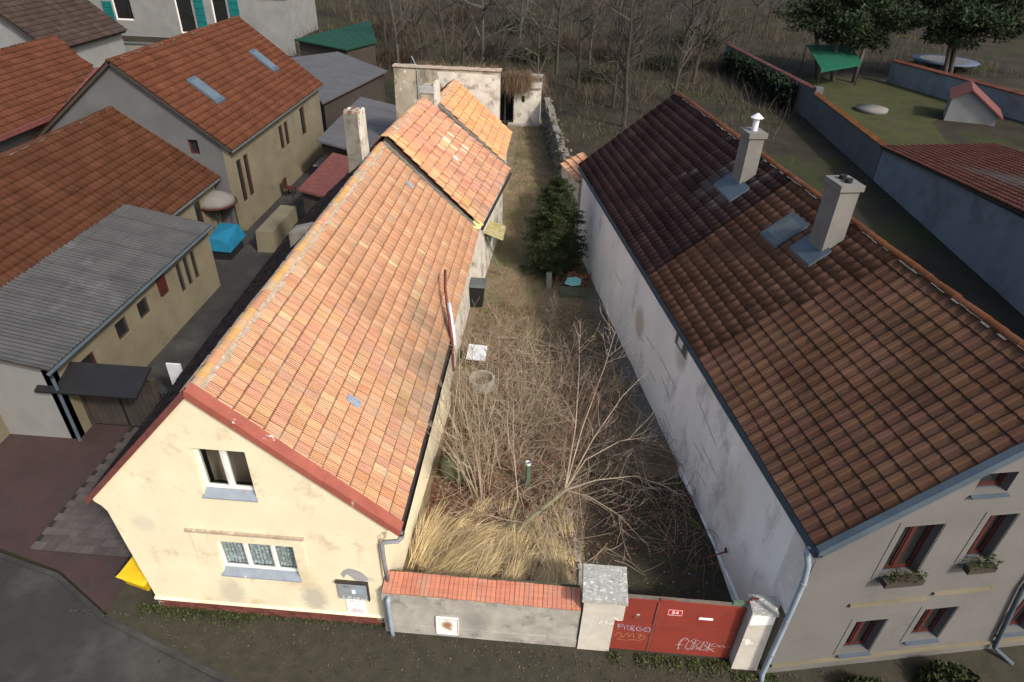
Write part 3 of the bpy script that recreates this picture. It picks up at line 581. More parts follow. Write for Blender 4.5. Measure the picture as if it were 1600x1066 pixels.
# step up to the middle wing
mb = MB(); n = 30
for k in range(n):
    t0, t1 = k / n, (k + 1) / n; A = Vector((XR + .1, L1 - .12, HR + .03)); B_ = Vector((5.96, L1 - .12, HE + .06)); p0 = A + (B_ - A) * t0; p1 = A + (B_ - A) * t1; h = rng.uniform(.03, .07); ww = rng.uniform(.14, .2)
    mb.hexa([p0 - Y3 * ww * .5, p1 - Y3 * ww * .5, p1 + Y3 * .12, p0 + Y3 * .12], [p + Z3 * h for p in (p0 - Y3 * .05, p1 - Y3 * .05, p1 + Y3 * .12, p0 + Y3 * .12)])
mb.build('mortar_fillet', 'moss_mortar', H)
mb = MB(); mb.prism([(5.62, 14.5, 3.62), (5.80, 14.42, 3.50), (6.0, 14.5, 3.46), (6.02, 14.66, 3.5), (6.1, 14.78, 3.5), (5.9, 14.9, 3.62), (5.72, 14.82, 3.66), (5.70, 14.7, 3.66)], (.02, 0, .03)); tag(mb.build('plastic_scrap', 'paleyellow'), 'torn pale yellow scrap lying at the eave where the two roofs meet', 'scrap')

# ================================================================== MIDDLE WING
wing = thing('house_wing', 'middle wing of the old house with weathered pinkish tiles and lichen patches', 'house', (4, 18, 0))
mw = MB(); mw.hexa([(5.3, L1 + .02, -.1), (5.95, L1 + .02, -.1), (6.35, 21.6, -.1), (5.3, 21.6, -.1)], [(5.3, L1 + .02, 3.38), (5.72, L1 + .02, 3.38), (6.3, 21.6, 3.32), (5.3, 21.6, 3.32)]); mw.build('side_wall', 'limewash', wing)
mw = MB(); mw.box(-.1, .15, L1 + .02, 21.6, 0, 3.2); mw.prism([(-.3, 21.5, 3.0), (6.4, 21.5, 3.0), (2.6, 21.5, 6.2)], (0, .25, 0)); mw.build('wall', 'ruin', wing)
e0, e1, r1, r0 = (5.97, L1 - .02, HE + .12), (6.62, 21.55, 3.40), (2.62, 21.55, 6.48), (2.52, L1 - .02, HR + .24)
mw = MB(); mw.slab([(e0[0] - .03, e0[1], e0[2] - .05), (e1[0] - .03, e1[1], e1[2] - .05), (r1[0], r1[1], r1[2] - .05), (r0[0], r0[1], r0[2] - .05)], .09)
mw.slab([(-.5, 21.55, 3.3), (-.5, L1, 3.4), (r0[0], r0[1], r0[2] - .05), (r1[0], r1[1], r1[2] - .05)], .09); wroof = mw.build('roof', 'darkwood', wing)
PAL2 = [(.52, .25, .17), (.50, .24, .175), (.56, .28, .18), (.54, .29, .2), (.48, .24, .18), (.58, .32, .2)]
def tint_wing(u, v, c, rg):
    if u < .14: c = rg.choice([(.60, .33, .18), (.58, .30, .17), (.62, .36, .2)])
    d = fbm(u * 5 + 20, v * 5, 1.0)
    g = max(0, min(1, (.35 - v) * 1.2 + .25 + d * .7)) * rg.uniform(.2, .9)
    if .38 < v < .75 and .4 < u < .75 and rg.random() < .14: return rg.choice([(.6, .52, .38), (.50, .40, .2), (.62, .55, .45)])
    return tuple(a * (1 - g * .6) + b * g * .6 for a, b in zip(c, (.30, .24, .21)))
tile_roof(wroof, [e0, e1, r1, r0], .235, .40, 'pan', PAL2, 'tile', 300, tint=tint_wing, seed=8, jit=.018)
tile_roof(wroof, [(-.55, 21.5, 3.28), (-.55, L1, 3.38), (r0[0] - .08, r0[1], r0[2] - .03), (r1[0] - .08, r1[1], r1[2] - .03)], .235, .40, 'pan', [(.17, .065, .05), (.14, .055, .045), (.19, .08, .06)], 'tile_shade', 0, seed=9)  # wing's far slope in darkened tile colours, shade painted in
ridge_caps(wroof, Vector(r0) + Vector((-.02, 0, .0)), Vector(r1) + Vector((-.02, 0, .0)), 19, .12, [(.56, .33, .2), (.6, .42, .28), (.52, .29, .19)], 'tile')
p = Vector(e0) * .3 + Vector(e1) * .28 + Vector(r1) * .2 + Vector(r0) * .22
mw = MB(); obox(mw, p + Vector((.02, 0, .06)), Y3, Vector((-.76, -.05, .65)).normalized(), 0, .26, 0, .36, 0, .03); mw.build('glass_tile', 'plastic_white', wroof)
mw = MB(); mw.hexa([(2.5, 21.62, 4.9), (3.12, 21.62, 4.9), (3.2, 22.2, 4.9), (2.58, 22.2, 4.9)], [(2.5, 21.62, 7.02), (3.1, 21.62, 7.02), (3.18, 22.2, 7.02), (2.58, 22.2, 7.02)]); wch = mw.build('chimney', 'ruin', wing)
mw = MB(); mw.box(2.46, 3.12, 21.57, 21.62, 6.72, 7.04); mw.build('chimney_band', 'greyplaster', wch)
mw = MB(); mw.hexa([(3.10, 21.585, 5.4), (3.27, 21.585, 5.4), (3.33, 22.22, 5.4), (3.2, 22.22, 5.4)], [(3.09, 21.585, 7.22), (3.2, 21.585, 7.22), (3.27, 22.22, 7.22), (3.18, 22.22, 7.22)]); mw.build('white_flank', 'limewash', wch)
mw = MB(); n = 8; vs = []
for (x, y, z) in ((6.06, 14.75, 3.36), (6.71, 21.65, 3.28)): vs += [(x + .06 * math.cos(math.pi + math.pi * j / n), y, z + .06 * math.sin(math.pi + math.pi * j / n)) for j in range(n + 1)]
mw.add(vs, [(j, j + 1, n + 2 + j, n + 1 + j) for j in range(n)]); mw.build('gutter', 'blackmetal', wing)

# ================================================================== BACK ANNEX
ann = thing('house_annex', 'rear annex of the old house with bright orange tiles below the tall bare wall', 'house', (4.5, 25, 0))
ma = MB(); ma.hexa([(5.2, 21.9, -.1), (6.0, 21.9, -.1), (6.0, 28.2, -.1), (5.2, 28.2, -.1)], [(5.2, 21.9, 3.5), (6.0, 21.9, 3.5), (6.0, 28.2, 3.2), (5.2, 28.2, 3.2)]); ma.build('side_wall', 'limewash', ann)
e0, e1, r1, r0 = (6.27, 21.95, 3.62), (6.24, 28.0, 3.26), (3.12, 28.0, 5.95), (3.12, 21.95, 6.30)
ma = MB(); ma.slab([(e0[0], e0[1], e0[2] - .05), (e1[0], e1[1], e1[2] - .05), (r1[0], r1[1], r1[2] - .05), (r0[0], r0[1], r0[2] - .05)], .08); ma.slab([(.2, 28, 3.3), (.2, 22, 3.4), (r0[0], r0[1], r0[2] - .05), (r1[0], r1[1], r1[2] - .05)], .08); aroof = ma.build('roof', 'darkwood', ann)
PAL3 = [(.58, .30, .15), (.60, .33, .17), (.55, .27, .15), (.62, .36, .19), (.57, .31, .17)]
tile_roof(aroof, [e0, e1, r1, r0], .235, .40, 'pan', PAL3, 'tile', 300, seed=10, jit=.015)
tile_roof(aroof, [(.15, 28, 3.3), (.15, 22, 3.4), (r0[0] - .08, r0[1], r0[2] - .03), (r1[0] - .08, r1[1], r1[2] - .03)], .3, .40, 'pan', [(.2, .08, .055), (.17, .065, .05)], 'tile_shade', 0, seed=12)  # annex's far slope, likewise coloured dark for shade
ridge_caps(aroof, r0, r1, 15, .11, [(.56, .33, .2), (.6, .38, .22)], 'tile')
ma = MB(); n = 26
for k in range(n):
    A = Vector((3.0, 21.66, 6.42)); B_ = Vector((6.42, 21.66, 3.52)); p0 = A + (B_ - A) * k / n; p1 = A + (B_ - A) * (k + 1) / n; h = rng.uniform(.0, .07)
    ma.hexa([p0 - Z3 * .6, p1 - Z3 * .6, p1 + Y3 * .34 - Z3 * .6, p0 + Y3 * .34 - Z3 * .6], [p0 + Z3 * h, p1 + Z3 * h, p1 + Y3 * .34 + Z3 * (h + .02), p0 + Y3 * .34 + Z3 * (h + .02)])
ma.build('parapet', 'moss_mortar', ann)

# tall bare wall behind the annex
tw = thing('bare_wall', 'tall bare wall with flaking stained plaster closing the yard behind the annex', 'wall', (2.6, 28.3, 0))
mb = MB(); wall_poly(mb, (0, 28.25, 0), X3, Z3, [(-.25, 0), (5.55, 0), (5.54, 3.5), (5.53, 6.40), (2.0, 6.42), (.6, 6.36), (-.27, 6.44)], [], .45); mb.build('wall', 'ruin', tw)
mb = MB(); wall_poly(mb, (0, 28.246, 0), X3, Z3, [(2.6, 0), (5.548, 0), (5.537, 6.25), (2.1, 6.3), (2.2, 5.9), (2.5, 5.2), (2.3, 4.6)], [], .003); mb.build('plaster_face', 'limewash', tw)
mb = MB()
for k in range(20): mb.box(-.3 + k * .295, -.3 + k * .295 + .285, 28.18, 28.75, 6.44 + rng.uniform(-.01, .01), 6.50 + rng.uniform(-.02, .02))
mb.build('coping', 'mortar', tw)
mb = MB(); mb.tube([(1.05, 28.2, 4.0), (1.04, 28.2, 6.3), (.95, 28.25, 6.6), (.75, 28.3, 7.0)], .025, 6); tag(mb.build('cable_conduit', 'zinc'), 'grey conduit running up the tall bare wall and bending out at its top', 'pipe')

# ================================================================== STREET WALL, PILLARS, GATE
fw = thing('street_wall', 'low grey cement street wall with a ribbed red tile coping beside the house', 'wall', (7.6, .1, 0))
mb = MB(); wall_poly(mb, (0, -.15, 0), X3, Z3, [(5.50, -.1), (9.86, -.1), (9.86, 1.36), (5.50, 1.42)], [], .45); mb.build('wall', 'concrete', fw)
mb = MB(); obox(mb, (0, -.15, 0), X3, Z3, 5.52, 9.86, -.1, .30, .001, .02); obox(mb, (0, -.15, 0), X3, Z3, 5.9, 9.86, 1.08, 1.36, .001, .012); mb.build('render_band', 'concrete', fw)
mb = MB(); mb.box(5.55, 9.84, .30, .42, .9, 1.44); mb.build('back_ledge', 'mossgreen', fw)
cp = tile_geo(1, 1, 'rib'); n = 21; W_ = 4.33 / n
cv = [(x, y, z) for x, y, z in [(0, 0, -.01), (0, 0, .02), (0, .50, .012)]]
cmes = []
for c in [(.52, .20, .14), (.48, .19, .135), (.55, .22, .15), (.50, .215, .16)]:
    vs = []; fs = []
    st = [(0, 0), (.008, .02), (W_ * .46, .022), (W_ * .49, .006), (W_ * .52, .022), (W_ - .012, .02), (W_ - .003, 0)]
    for x, h in st: vs += [(x, 0, h - .035), (x, 0, h), (x, .50, h)]
    for i in range(len(st) - 1): a = 3 * i; b = a + 3; fs += [(a, b, b + 1, a + 1), (a + 1, b + 1, b + 2, a + 2)]
    me = bpy.data.meshes.new('coping_tile'); me.from_pydata(vs, [], fs); setcol(me, [c] * len(fs)); me.materials.append(MT['tile']); cmes.append(me)
for i in range(n):
    x = 5.52 + i * W_; z = 1.455 - .055 * i / n
    M = Matrix.Translation((x, -.185 + rng.uniform(-.008, .008), z + rng.uniform(-.004, .004))) @ Matrix.Rotation(math.atan2(.10, .50), 4, 'X') @ Matrix.Rotation(rng.uniform(-.012, .012), 4, 'Z')
    place(rng.choice(cmes), 'coping_tile', M, fw)
mb = MB(); mb.box(5.5, 9.86, -.14, .32, 1.36, 1.425); mb.build('mortar_bed', 'mortar', fw)
mb = MB(); obox(mb, (0, -.15, 0), X3, Z3, 6.70, 7.18, .12, .68, .001, .03); cbx = mb.build('cabinet', 'rustwhite', fw, 'white enamel cabinet door with rust patches')
mb = MB()
for a in ((6.685, 6.70, .10, .70), (7.18, 7.195, .10, .70), (6.685, 7.195, .68, .705), (6.685, 7.195, .095, .12)): obox(mb, (0, -.15, 0), X3, Z3, *a, .001, .045)
mb.build('cabinet_frame', 'whitepaint', cbx)
mb = MB(); obox(mb, (0, -.15, 0), X3, Z3, 6.72, 7.16, .665, .678, .031, .04); mb.build('hinge_strip', 'gateframe', cbx)
mb = MB(); mb.smooth = True; mb.tube([(5.66, -.13, 1.28), (5.66, -.22, 1.24), (5.66, -.235, 1.10), (5.67, -.235, .2), (5.69, -.25, -.05)], [.055, .058, .055, .052, .052], 10); mb.build('downpipe', 'zinc', fw)
# gate pillar with lichen cap
gp = thing('gate_pillar', 'wide rendered gate pillar with a lichen-spotted concrete cap left of the red gate', 'pillar', (10.25, .1, 0))
mb = MB(); mb.hexa([(9.89, -.2, -.1), (10.60, -.2, -.1), (10.60, .45, -.1), (9.89, .45, -.1)], [(9.90, -.2, 1.86), (10.60, -.2, 1.86), (10.60, .45, 1.86), (9.90, .45, 1.86)]); mb.box(10.602, 10.775, -.2, .1, 1.18, 1.86); mb.build('shaft', 'pillar', gp)
mb = MB(); mb.hexa([(9.83, -.30, 1.86), (10.80, -.30, 1.86), (10.82, .58, 1.86), (9.86, .58, 1.86)], [(9.84, -.29, 1.97), (10.79, -.29, 1.96), (10.81, .57, 2.0), (9.87, .57, 2.0)]); mb.build('cap', 'lichen', gp)
# gate: two unequal sheet leaves
gate = thing('gate', 'red painted sheet-metal double gate with white graffiti', 'gate', (12, -.19, 0))
GO = (0, -.15, 0)
def leaf(x0, x1, x0u, zt0, zt1, lab):
    mb = MB(); zs = 1.10
    if x0u == x0: pu = [(x0, zs + .012), (x1, zs + .012), (x1, zt1), (x0, zt0)]
    else: pu = [(x0, zs + .012), (x1, zs + .012), (x1, zt1), (x0u, zt0), (x0u, zs + .09), (x0, zs + .09)]
    wall_poly(mb, GO, X3, Z3, pu, [], .04); lf = mb.build('gate_leaf', 'gate', gate, lab)
    mb = MB(); wall_poly(mb, (0, -.158, 0), X3, Z3, [(x0, .06), (x1, .06), (x1, zs - .012), (x0, zs - .012)], [], .04); mb.build('lower_panel', 'gate', lf)
    mb = MB(); obox(mb, GO, X3, Z3, x0, x1, zs - .012, zs + .012, -.04, -.012); obox(mb, GO, X3, Z3, x0u, x1, min(zt0, zt1) - .02, min(zt0, zt1) + .006, -.06, -.041); obox(mb, GO, X3, Z3, x1 - .035, x1, .05, zt1 - .03, .009, .018); mb.build('rail', 'gateframe', lf)
    for zz in (.35, 1.55):
        mb = MB(); xx = x0 + .015 if x0 < 11 else x1 - .05; obox(mb, GO, X3, Z3, xx, xx + .035, zz, zz + .14, .001, .03); mb.build('hinge', 'gateframe', lf)
    return lf
gl = leaf(10.605, 11.47, 10.78, 1.90, 1.91, 'narrow left gate leaf stepped round the pillar')
gr = leaf(11.50, 13.27, 11.50, 1.93, 1.90, 'wide right gate leaf with the house number')
mb = MB(); obox(mb, GO, X3, Z3, 11.47, 11.50, .05, 1.95, -.05, .004); mb.build('meeting_stile', 'gateframe', gate)
strokes([[(10.70, 1.02), (10.72, .80), (10.74, 1.0), (10.82, .97), (10.78, .90), (10.74, .90)], [(10.86, .80), (10.86, .97), (10.94, .96), (10.90, .89), (10.97, .80)], [(11.07, .98), (10.99, .96), (11.0, .82), (11.08, .80), (11.0, .90), (11.07, .9)], [(11.22, .97), (11.12, .94), (11.13, .83), (11.22, .82), (11.22, .89), (11.17, .89)], [(11.33, .97), (11.26, .9), (11.30, .81), (11.39, .83), (11.41, .92), (11.34, .97), (11.3, .86), (11.43, .80)]], GO, X3, Z3, .02, .01).build('graffiti', 'graffiti3', gl)
strokes([[(10.68, .55), (10.75, .70), (10.84, .56), (10.78, .48)], [(10.86, .52), (10.95, .70), (10.98, .55), (11.06, .7), (11.1, .52)], [(11.15, .66), (11.24, .70), (11.2, .54), (11.30, .50), (11.33, .66), (11.22, .6)], [(10.72, .45), (10.9, .42), (11.1, .46), (11.3, .44)]], GO, X3, Z3, .018, .01).build('graffiti', 'graffiti2', gl)
mb = MB(); obox(mb, GO, X3, Z3, 11.03, 11.13, 1.26, 1.36, .001, .008); obox(mb, GO, X3, Z3, 11.0, 11.10, 1.30, 1.33, .001, .04); mb.build('handle', 'gateframe', gl)
mb = MB(); obox(mb, GO, X3, Z3, 11.05, 11.12, 1.33, 1.40, .0012, .006); mb.build('paint_chip', 'pillar', gl)
strokes([[(12.10, .25), (12.16, .62), (12.26, .68), (12.22, .60)], [(12.04, .40), (12.16, .42), (12.24, .42)], [(12.14, .24), (12.10, .5), (12.2, .7), (12.30, .6)], [(12.26, .30), (12.30, .58), (12.40, .54), (12.36, .3), (12.26, .34)], [(12.42, .28), (12.46, .62), (12.55, .60), (12.49, .46), (12.60, .28)], [(12.40, .26), (12.50, .5), (12.62, .62), (12.58, .4), (12.50, .3)], [(12.60, .28), (12.64, .6), (12.72, .58), (12.66, .44), (12.75, .44), (12.66, .28)], [(12.76, .60), (12.76, .28)], [(12.88, .60), (12.76, .44), (12.92, .26)], [(12.80, .48), (12.90, .47), (12.95, .54), (13.0, .47), (13.06, .53), (13.11, .46), (13.17, .51), (13.24, .46)], [(12.3, .26), (12.5, .36), (12.7, .3), (12.9, .4)], [(12.34, .62), (12.44, .7), (12.42, .5)]], (0, -.158, 0), X3, Z3, .017, .004).build('graffiti', 'graffiti', gr)
# house number plate 54
mb = MB(); obox(mb, GO, X3, Z3, 11.69, 11.99, 1.47, 1.655, .001, .010); np_ = mb.build('number_plate', 'redenamel', gr)
mb = MB()
for a in ((11.69, 11.99, 1.648, 1.655), (11.69, 11.99, 1.47, 1.477), (11.69, 11.697, 1.477, 1.648), (11.983, 11.99, 1.477, 1.648)): obox(mb, GO, X3, Z3, *a, .0105, .0125)
mb.build('plate_rim', 'white', np_)
text_mesh('54', .155, Matrix.Translation((11.84, -.1615, 1.56)) @ Matrix.Rotation(R_(90), 4, 'X'), 'white', np_)
mb = MB(); obox(mb, GO, X3, Z3, 12.36, 12.66, 1.40, 1.46, .001, .014); mb.build('letter_slot', 'white', gr)
mb = MB(); obox(mb, GO, X3, Z3, 12.34, 12.37, 1.39, 1.47, .0008, .010); mb.build('slot_hinge', 'gateframe', gr)
mb = MB(); mb.box(10.64, 13.26, -.13, -.05, 1.90, 1.925); mb.build('top_rail', 'wood', gate)
gpo = thing('gate_post', 'slim cement gate post with white lime top right of the red gate', 'pillar', (13.6, -.2, 0))
mb = MB(); mb.hexa([(13.31, -.36, -.1), (13.86, -.36, -.1), (13.92, .05, -.1), (13.31, .05, -.1)], [(13.31, -.35, 2.02), (13.80, -.35, 2.02), (13.85, .05, 2.02), (13.31, .05, 2.02)]); mb.build('shaft', 'pillar', gpo)
mb = MB(); mb.hexa([(13.33, -.356, 1.62), (13.79, -.358, 1.72), (13.79, -.35, 1.72), (13.33, -.349, 1.62)], [(13.33, -.354, 2.0), (13.79, -.354, 2.0), (13.79, -.35, 2.0), (13.33, -.35, 2.0)]); mb.build('lime_patch', 'whitewall', gpo)
mb = MB(); mb.hexa([(13.29, -.38, 2.02), (13.84, -.38, 2.02), (13.88, .08, 2.02), (13.29, .08, 2.02)], [(13.30, -.37, 2.075), (13.83, -.37, 2.075), (13.87, .07, 2.085), (13.30, .07, 2.085)]); mb.build('cap', 'lichen', gpo)
mb = MB(); mb.tube([(13.25, -.1, 1.98), (13.36, -.06, 2.12), (13.5, -.02, 2.06)], [.03, .03, .03], 8); mb.build('hook', 'gateframe', gpo)
mb = MB(); mb.hexa([(12.98, -.12, 1.93), (13.24, -.12, 1.93), (13.24, 0, 1.93), (12.98, 0, 1.93)], [(13.0, -.1, 1.97), (13.22, -.1, 1.99), (13.22, -.02, 1.99), (13.0, -.02, 1.97)]); tag(mb.build('glass_scrap', 'greenpole'), 'small green scrap lying on top of the red gate at its right end', 'scrap')

# ================================================================== RIGHT-HAND NEIGHBOUR
XF = Matrix(((WN.x, WD.x, 0, WO.x), (WN.y, WD.y, 0, WO.y), (0, 0, 1, 0), (0, 0, 0, 1)))     # local: x across, y depth, z up
nb = thing('neighbour_house', 'tall two-storey neighbour house with dark brown tiles, two white chimneys and dark red windows', 'house', tuple(XF @ Vector((3.9, 0, 0))))
NW, NL, NE, NR = 7.75, 20.9, 4.30, 7.42
mb = MB(XF); mb.box(0, .35, .36, NL, -.4, NE); yw_ = mb.build('yard_wall', 'whitewall', nb, 'long white streaked wall facing the overgrown yard')
hl = []
fws = [(1.52, 2.32, 3.18, 4.66), (3.2, 3.78, 3.42, 4.78), (1.6, 2.3, .48, 1.68), (3.1, 3.85, .72, 1.88), (5.38, 6.1, .62, 1.95), (4.95, 5.6, 3.5, 4.85), (2.5, 3.2, 5.42, 5.92)]
mb = MB(XF); wall_poly(mb, (0, 0, 0), X3, Z3, [(0, -.4), (NW, -.4), (NW, NE), (NW / 2, NR - .04), (0, NE)], [[(a, c), (b, c), (b, d), (a, d)] for a, b, c, d in fws], .36); mb.build('street_front', 'nwall', nb)
mb = MB(XF); mb.box(NW - .35, NW, .36, NL, -.4, NE); mb.prism([(0, NL, -.4), (NW, NL, -.4), (NW, NL, NE), (NW / 2, NL, NR - .05), (0, NL, NE)], (0, -.3, 0)); mb.build('wall', 'nwall', nb)
WF = dict(O=XF @ Vector((0, 0, 0)), U=WN, V=Z3)
for a, b, c, d in fws:
    f_ = window(nb, **WF, u0=a, u1=b, v0=c, v1=d, dep=.16, fm='frame', gm='darkglass', mull=((a + b) / 2,) if b - a > .5 and d - c > .6 else (), fw=.05, sash=.035, sill=(.08, .03), sillm='lead')
for (a, b, z) in ((1.42, 2.44, 3.16), (3.1, 3.9, 3.36), (4.85, 5.7, 3.46)):
    pm = MB(); o_ = Vector(WF['O']); 
    obox(pm, o_, WN, Z3, a + .1, b - .1, z - .02, z + .12, .09, .24); bx_ = pm.build('window_box', 'darkwood', nb)
    V = []; F = []; C = []; 
    for k in range(160):
        p = o_ + WN * rng.uniform(a + .1, b - .1) + Z3 * (z + .12 + rng.uniform(0, .22)) - WD * rng.uniform(.06, .27); q = Vector((rng.uniform(-1, 1), rng.uniform(-1, 1), rng.uniform(-1, 1))) * .06; r = Vector((rng.uniform(-1, 1), rng.uniform(-1, 1), rng.uniform(-1, 1))) * .06
        V += [p, p + q, p + r]; F.append((3 * k, 3 * k + 1, 3 * k + 2)); C.append((.05 * rng.uniform(.6, 1.3), .065 * rng.uniform(.6, 1.3), .02))
    stuff(quads_np('plants', V, F, C, 'leaf', bx_))
mb = MB(); o_ = Vector(WF['O'])
for a, b, z in ((1.2, 2.9, 2.28), (3.0, 4.4, 2.42), (.05, NW, .28)): obox(mb, o_, WN, Z3, a, b, z, z + .09, .001, .05)
mb.build('cornice', 'ywall', nb)
for a, b, c, d in fws[:6]:
    mb = MB()
    for q in ((a - .14, a - .02, c - .02, d + .12), (b + .02, b + .14, c - .02, d + .12), (a - .0201, b + .0201, d + .01, d + .12)): obox(mb, o_, WN, Z3, *q, .001, .012)
    mb.build('window_surround', 'nwall', nb)
mb = MB(XF); mb.smooth = True; mb.tube([(5.0, -.08, 4.6), (5.02, -.08, 2.4), (5.45, -.09, .2), (5.75, -.4, .0)], .05, 8); mb.build('facade_pipe', 'lead', nb)
# roof
ov = .14
mb = MB(XF); th = .1
mb.slab([(-ov, NL + .1, NE - .02), (-ov, -.12, NE - .02), (NW / 2, -.12, NR), (NW / 2, NL + .1, NR)], th); mb.slab([(NW + ov, -.12, NE - .02), (NW + ov, NL + .1, NE - .02), (NW / 2, NL + .1, NR), (NW / 2, -.12, NR)], th)
nroof = mb.build('roof', 'darkwood', nb)
P_ = lambda x, y, z: tuple(XF @ Vector((x, y, z)))
BPAL = [(.135, .070, .042), (.130, .067, .040), (.140, .073, .044), (.124, .064, .039), (.134, .071, .044)]
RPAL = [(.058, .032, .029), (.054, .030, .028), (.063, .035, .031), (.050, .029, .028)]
def tint_n(u, v, c, rg):
    d = .92 + .3 * fbm(u * 8, v * 6, 1.)
    return tuple(a * max(.45, min(1.25, d)) for a in c)
tile_roof(nroof, [P_(-ov, 10.4, NE + .02), P_(-ov, -.06, NE + .02), P_(NW / 2, -.06, NR + .03), P_(NW / 2, 10.4, NR + .03)], .30, .345, 'wave', BPAL, 'tile_n', 290, seed=21, tint=tint_n)
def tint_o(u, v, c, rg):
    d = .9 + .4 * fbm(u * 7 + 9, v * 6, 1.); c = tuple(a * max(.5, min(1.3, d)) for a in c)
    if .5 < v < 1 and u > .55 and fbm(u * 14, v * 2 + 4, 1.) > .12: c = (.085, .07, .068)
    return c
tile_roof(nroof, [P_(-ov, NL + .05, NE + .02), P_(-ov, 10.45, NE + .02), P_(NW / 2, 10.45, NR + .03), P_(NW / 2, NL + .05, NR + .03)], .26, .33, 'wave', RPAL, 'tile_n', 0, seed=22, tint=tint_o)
tile_roof(nroof, [P_(NW + ov, -.06, NE + .02), P_(NW + ov, NL + .05, NE + .02), P_(NW / 2, NL + .05, NR + .03), P_(NW / 2, -.06, NR + .03)], .30, .345, 'wave', BPAL, 'tile_n', 0, seed=23)
ridge_caps(nroof, P_(NW / 2, -.1, NR + .01), P_(NW / 2, NL + .1, NR + .01), 48, .11, [(.13, .05, .022), (.115, .045, .02), (.12, .05, .028)], 'tile_n', mort='moss_mortar', mw=.03)
mb = MB(XF)
mb.hexa([(-ov - .03, -.18, NE - .16), (NW / 2, -.18, NR - .14), (NW / 2, -.10, NR - .14), (-ov - .03, -.10, NE - .16)], [(-ov - .03, -.18, NE + .07), (NW / 2, -.18, NR + .08), (NW / 2, -.04, NR + .08), (-ov - .03, -.04, NE + .07)])
mb.hexa([(NW / 2, -.18, NR - .14), (NW + ov, -.18, NE - .16), (NW + ov, -.10, NE - .16), (NW / 2, -.10, NR - .14)], [(NW / 2, -.18, NR + .08), (NW + ov, -.18, NE + .07), (NW + ov, -.04, NE + .07), (NW / 2, -.04, NR + .08)])
mb.build('verge_flashing', 'lead', nb)
mb = MB(XF); n = 10
vs = []
for y in (-.22, NL + .05): vs += [(-ov - .05 + .085 * math.cos(math.pi + math.pi * j / n), y, NE - .02 + .085 * math.sin(math.pi + math.pi * j / n)) for j in range(n + 1)]
mb.add(vs, [(j, j + 1, n + 2 + j, n + 1 + j) for j in range(n)] + [tuple(range(n + 1))]); mb.build('gutter', 'darkgutter', nb)
mb = MB(XF); mb.box(-.10, -.004, .2, NL - .3, NE - .22, NE - .11); mb.build('eave_strip', 'zinc', nb)
mb = MB(XF); mb.smooth = True; mb.tube([(-ov - .05, .1, NE - .1), (-ov - .05, .05, NE - .28), (-.14, -.02, NE - .5), (-.13, -.08, 3.4), (-.13, -.09, 2.2), (-.13, -.08, .15), (-.15, -.16, -.02)], [.065, .062, .058, .056, .056, .056, .056], 10); mb.build('downpipe', 'zinc', nb)
mb = MB(XF)
for z in (.9, 2.1, 3.3): mb.tube([(-.13, -.085, z), (-.13, -.085, z + .05)], .066, 10)
mb.build('pipe_clip', 'zinc_old', nb)
# slots and fittings on the yard wall
mw_ = MB(); 
for (s0, z0, s1, z1) in ((10.1, 2.28, 9.2, 2.36), (9.5, 1.42, 8.6, 1.5), (10.9, 1.9, 10.2, 1.95), (8.9, 2.45, 7.1, 2.37), (8.3, 1.95, 7.3, 1.75), (7.75, 1.12, 6.7, 1.0), (7.6, .82, 6.6, .8), (5.45, 1.87, 4.5, 1.9), (5.1, 2.2, 3.95, 2.1), (5.75, 3.1, 4.3, 2.78), (14.3, 2.5, 13.2, 2.46), (4.9, 1.35, 4.2, 1.4)):
    a = XF @ Vector((-.004, s0, z0)); b = XF @ Vector((-.004, s1, z1)); pts = [a + (b - a) * t + Vector((0, 0, rng.uniform(-.012, .012))) for t in (0, .25, .5, .75, 1)]
    mw_ = MB(); mw_.tube(pts, [.006, .014, .011, .015, .006], 5); mw_.build('slot', 'crack', yw_)
mb = MB(XF); mb.box(-.025, -.001, 6.95, 7.85, 3.55, 4.0); fr_ = mb.build('vent_window', 'concrete', yw_)
mb = MB(XF); mb.box(-.032, -.026, 7.0, 7.8, 3.6, 3.95); mb.build('pane', 'darkgutter', fr_)
mb = MB(XF); mb.box(-.045, -.033, 7.25, 7.6, 3.68, 3.92); mb.build('flap', 'plastic_white', fr_)
mb = MB(XF); mb.box(-.05, -.001, 7.22, 7.32, .93, 1.06); mb.build('socket', 'white', yw_)
mb = MB(XF); mb.hexa([(-.10, .7, -.1), (-.001, .7, -.1), (-.001, 5.8, .2), (-.10, 5.8, .2)], [(-.05, .7, .32), (-.001, .7, .35), (-.001, 5.8, .55), (-.05, 5.8, .55)]); mb.build('plinth', 'whitewall', yw_)
mb = MB(XF); mb.box(-.012, -.001, .02, .75, 2.0, 4.0); mb.build('render_patch', 'whitepaint', yw_)
# chimneys and roof windows
def nchimney(u, v, su, sv_, zt, lab, pot):
    mb = MB(XF); mb.box(u - su / 2, u + su / 2, v - sv_ / 2, v + sv_ / 2, 6.2, zt); c = mb.build('chimney', 'chim', nb, lab)
    mb = MB(XF); mb.box(u - su / 2 - .06, u + su / 2 + .06, v - sv_ / 2 - .06, v + sv_ / 2 + .06, zt - .12, zt + .03); mb.build('cap', 'chim', c)
    mb = MB(XF)
    if pot: mb.tube([(u, v, zt + .03), (u, v, zt + .42)], .09, 10); mb.tube([(u, v, zt + .42), (u, v, zt + .55)], [.2, .03], 10)
    else:
        for q in (-.13, .13): mb.tube([(u, v + q, zt + .03), (u, v + q, zt + .13)], .09, 10)
    mb.build('chimney_pot', 'plastic_white' if pot else 'black', c)
    return c
nchimney(3.12, 12.1, .48, .62, 8.35, 'rear chimney with a tall cowl', True)
nchimney(3.2, 7.2, .50, .66, 8.55, 'front chimney with two dark openings', False)
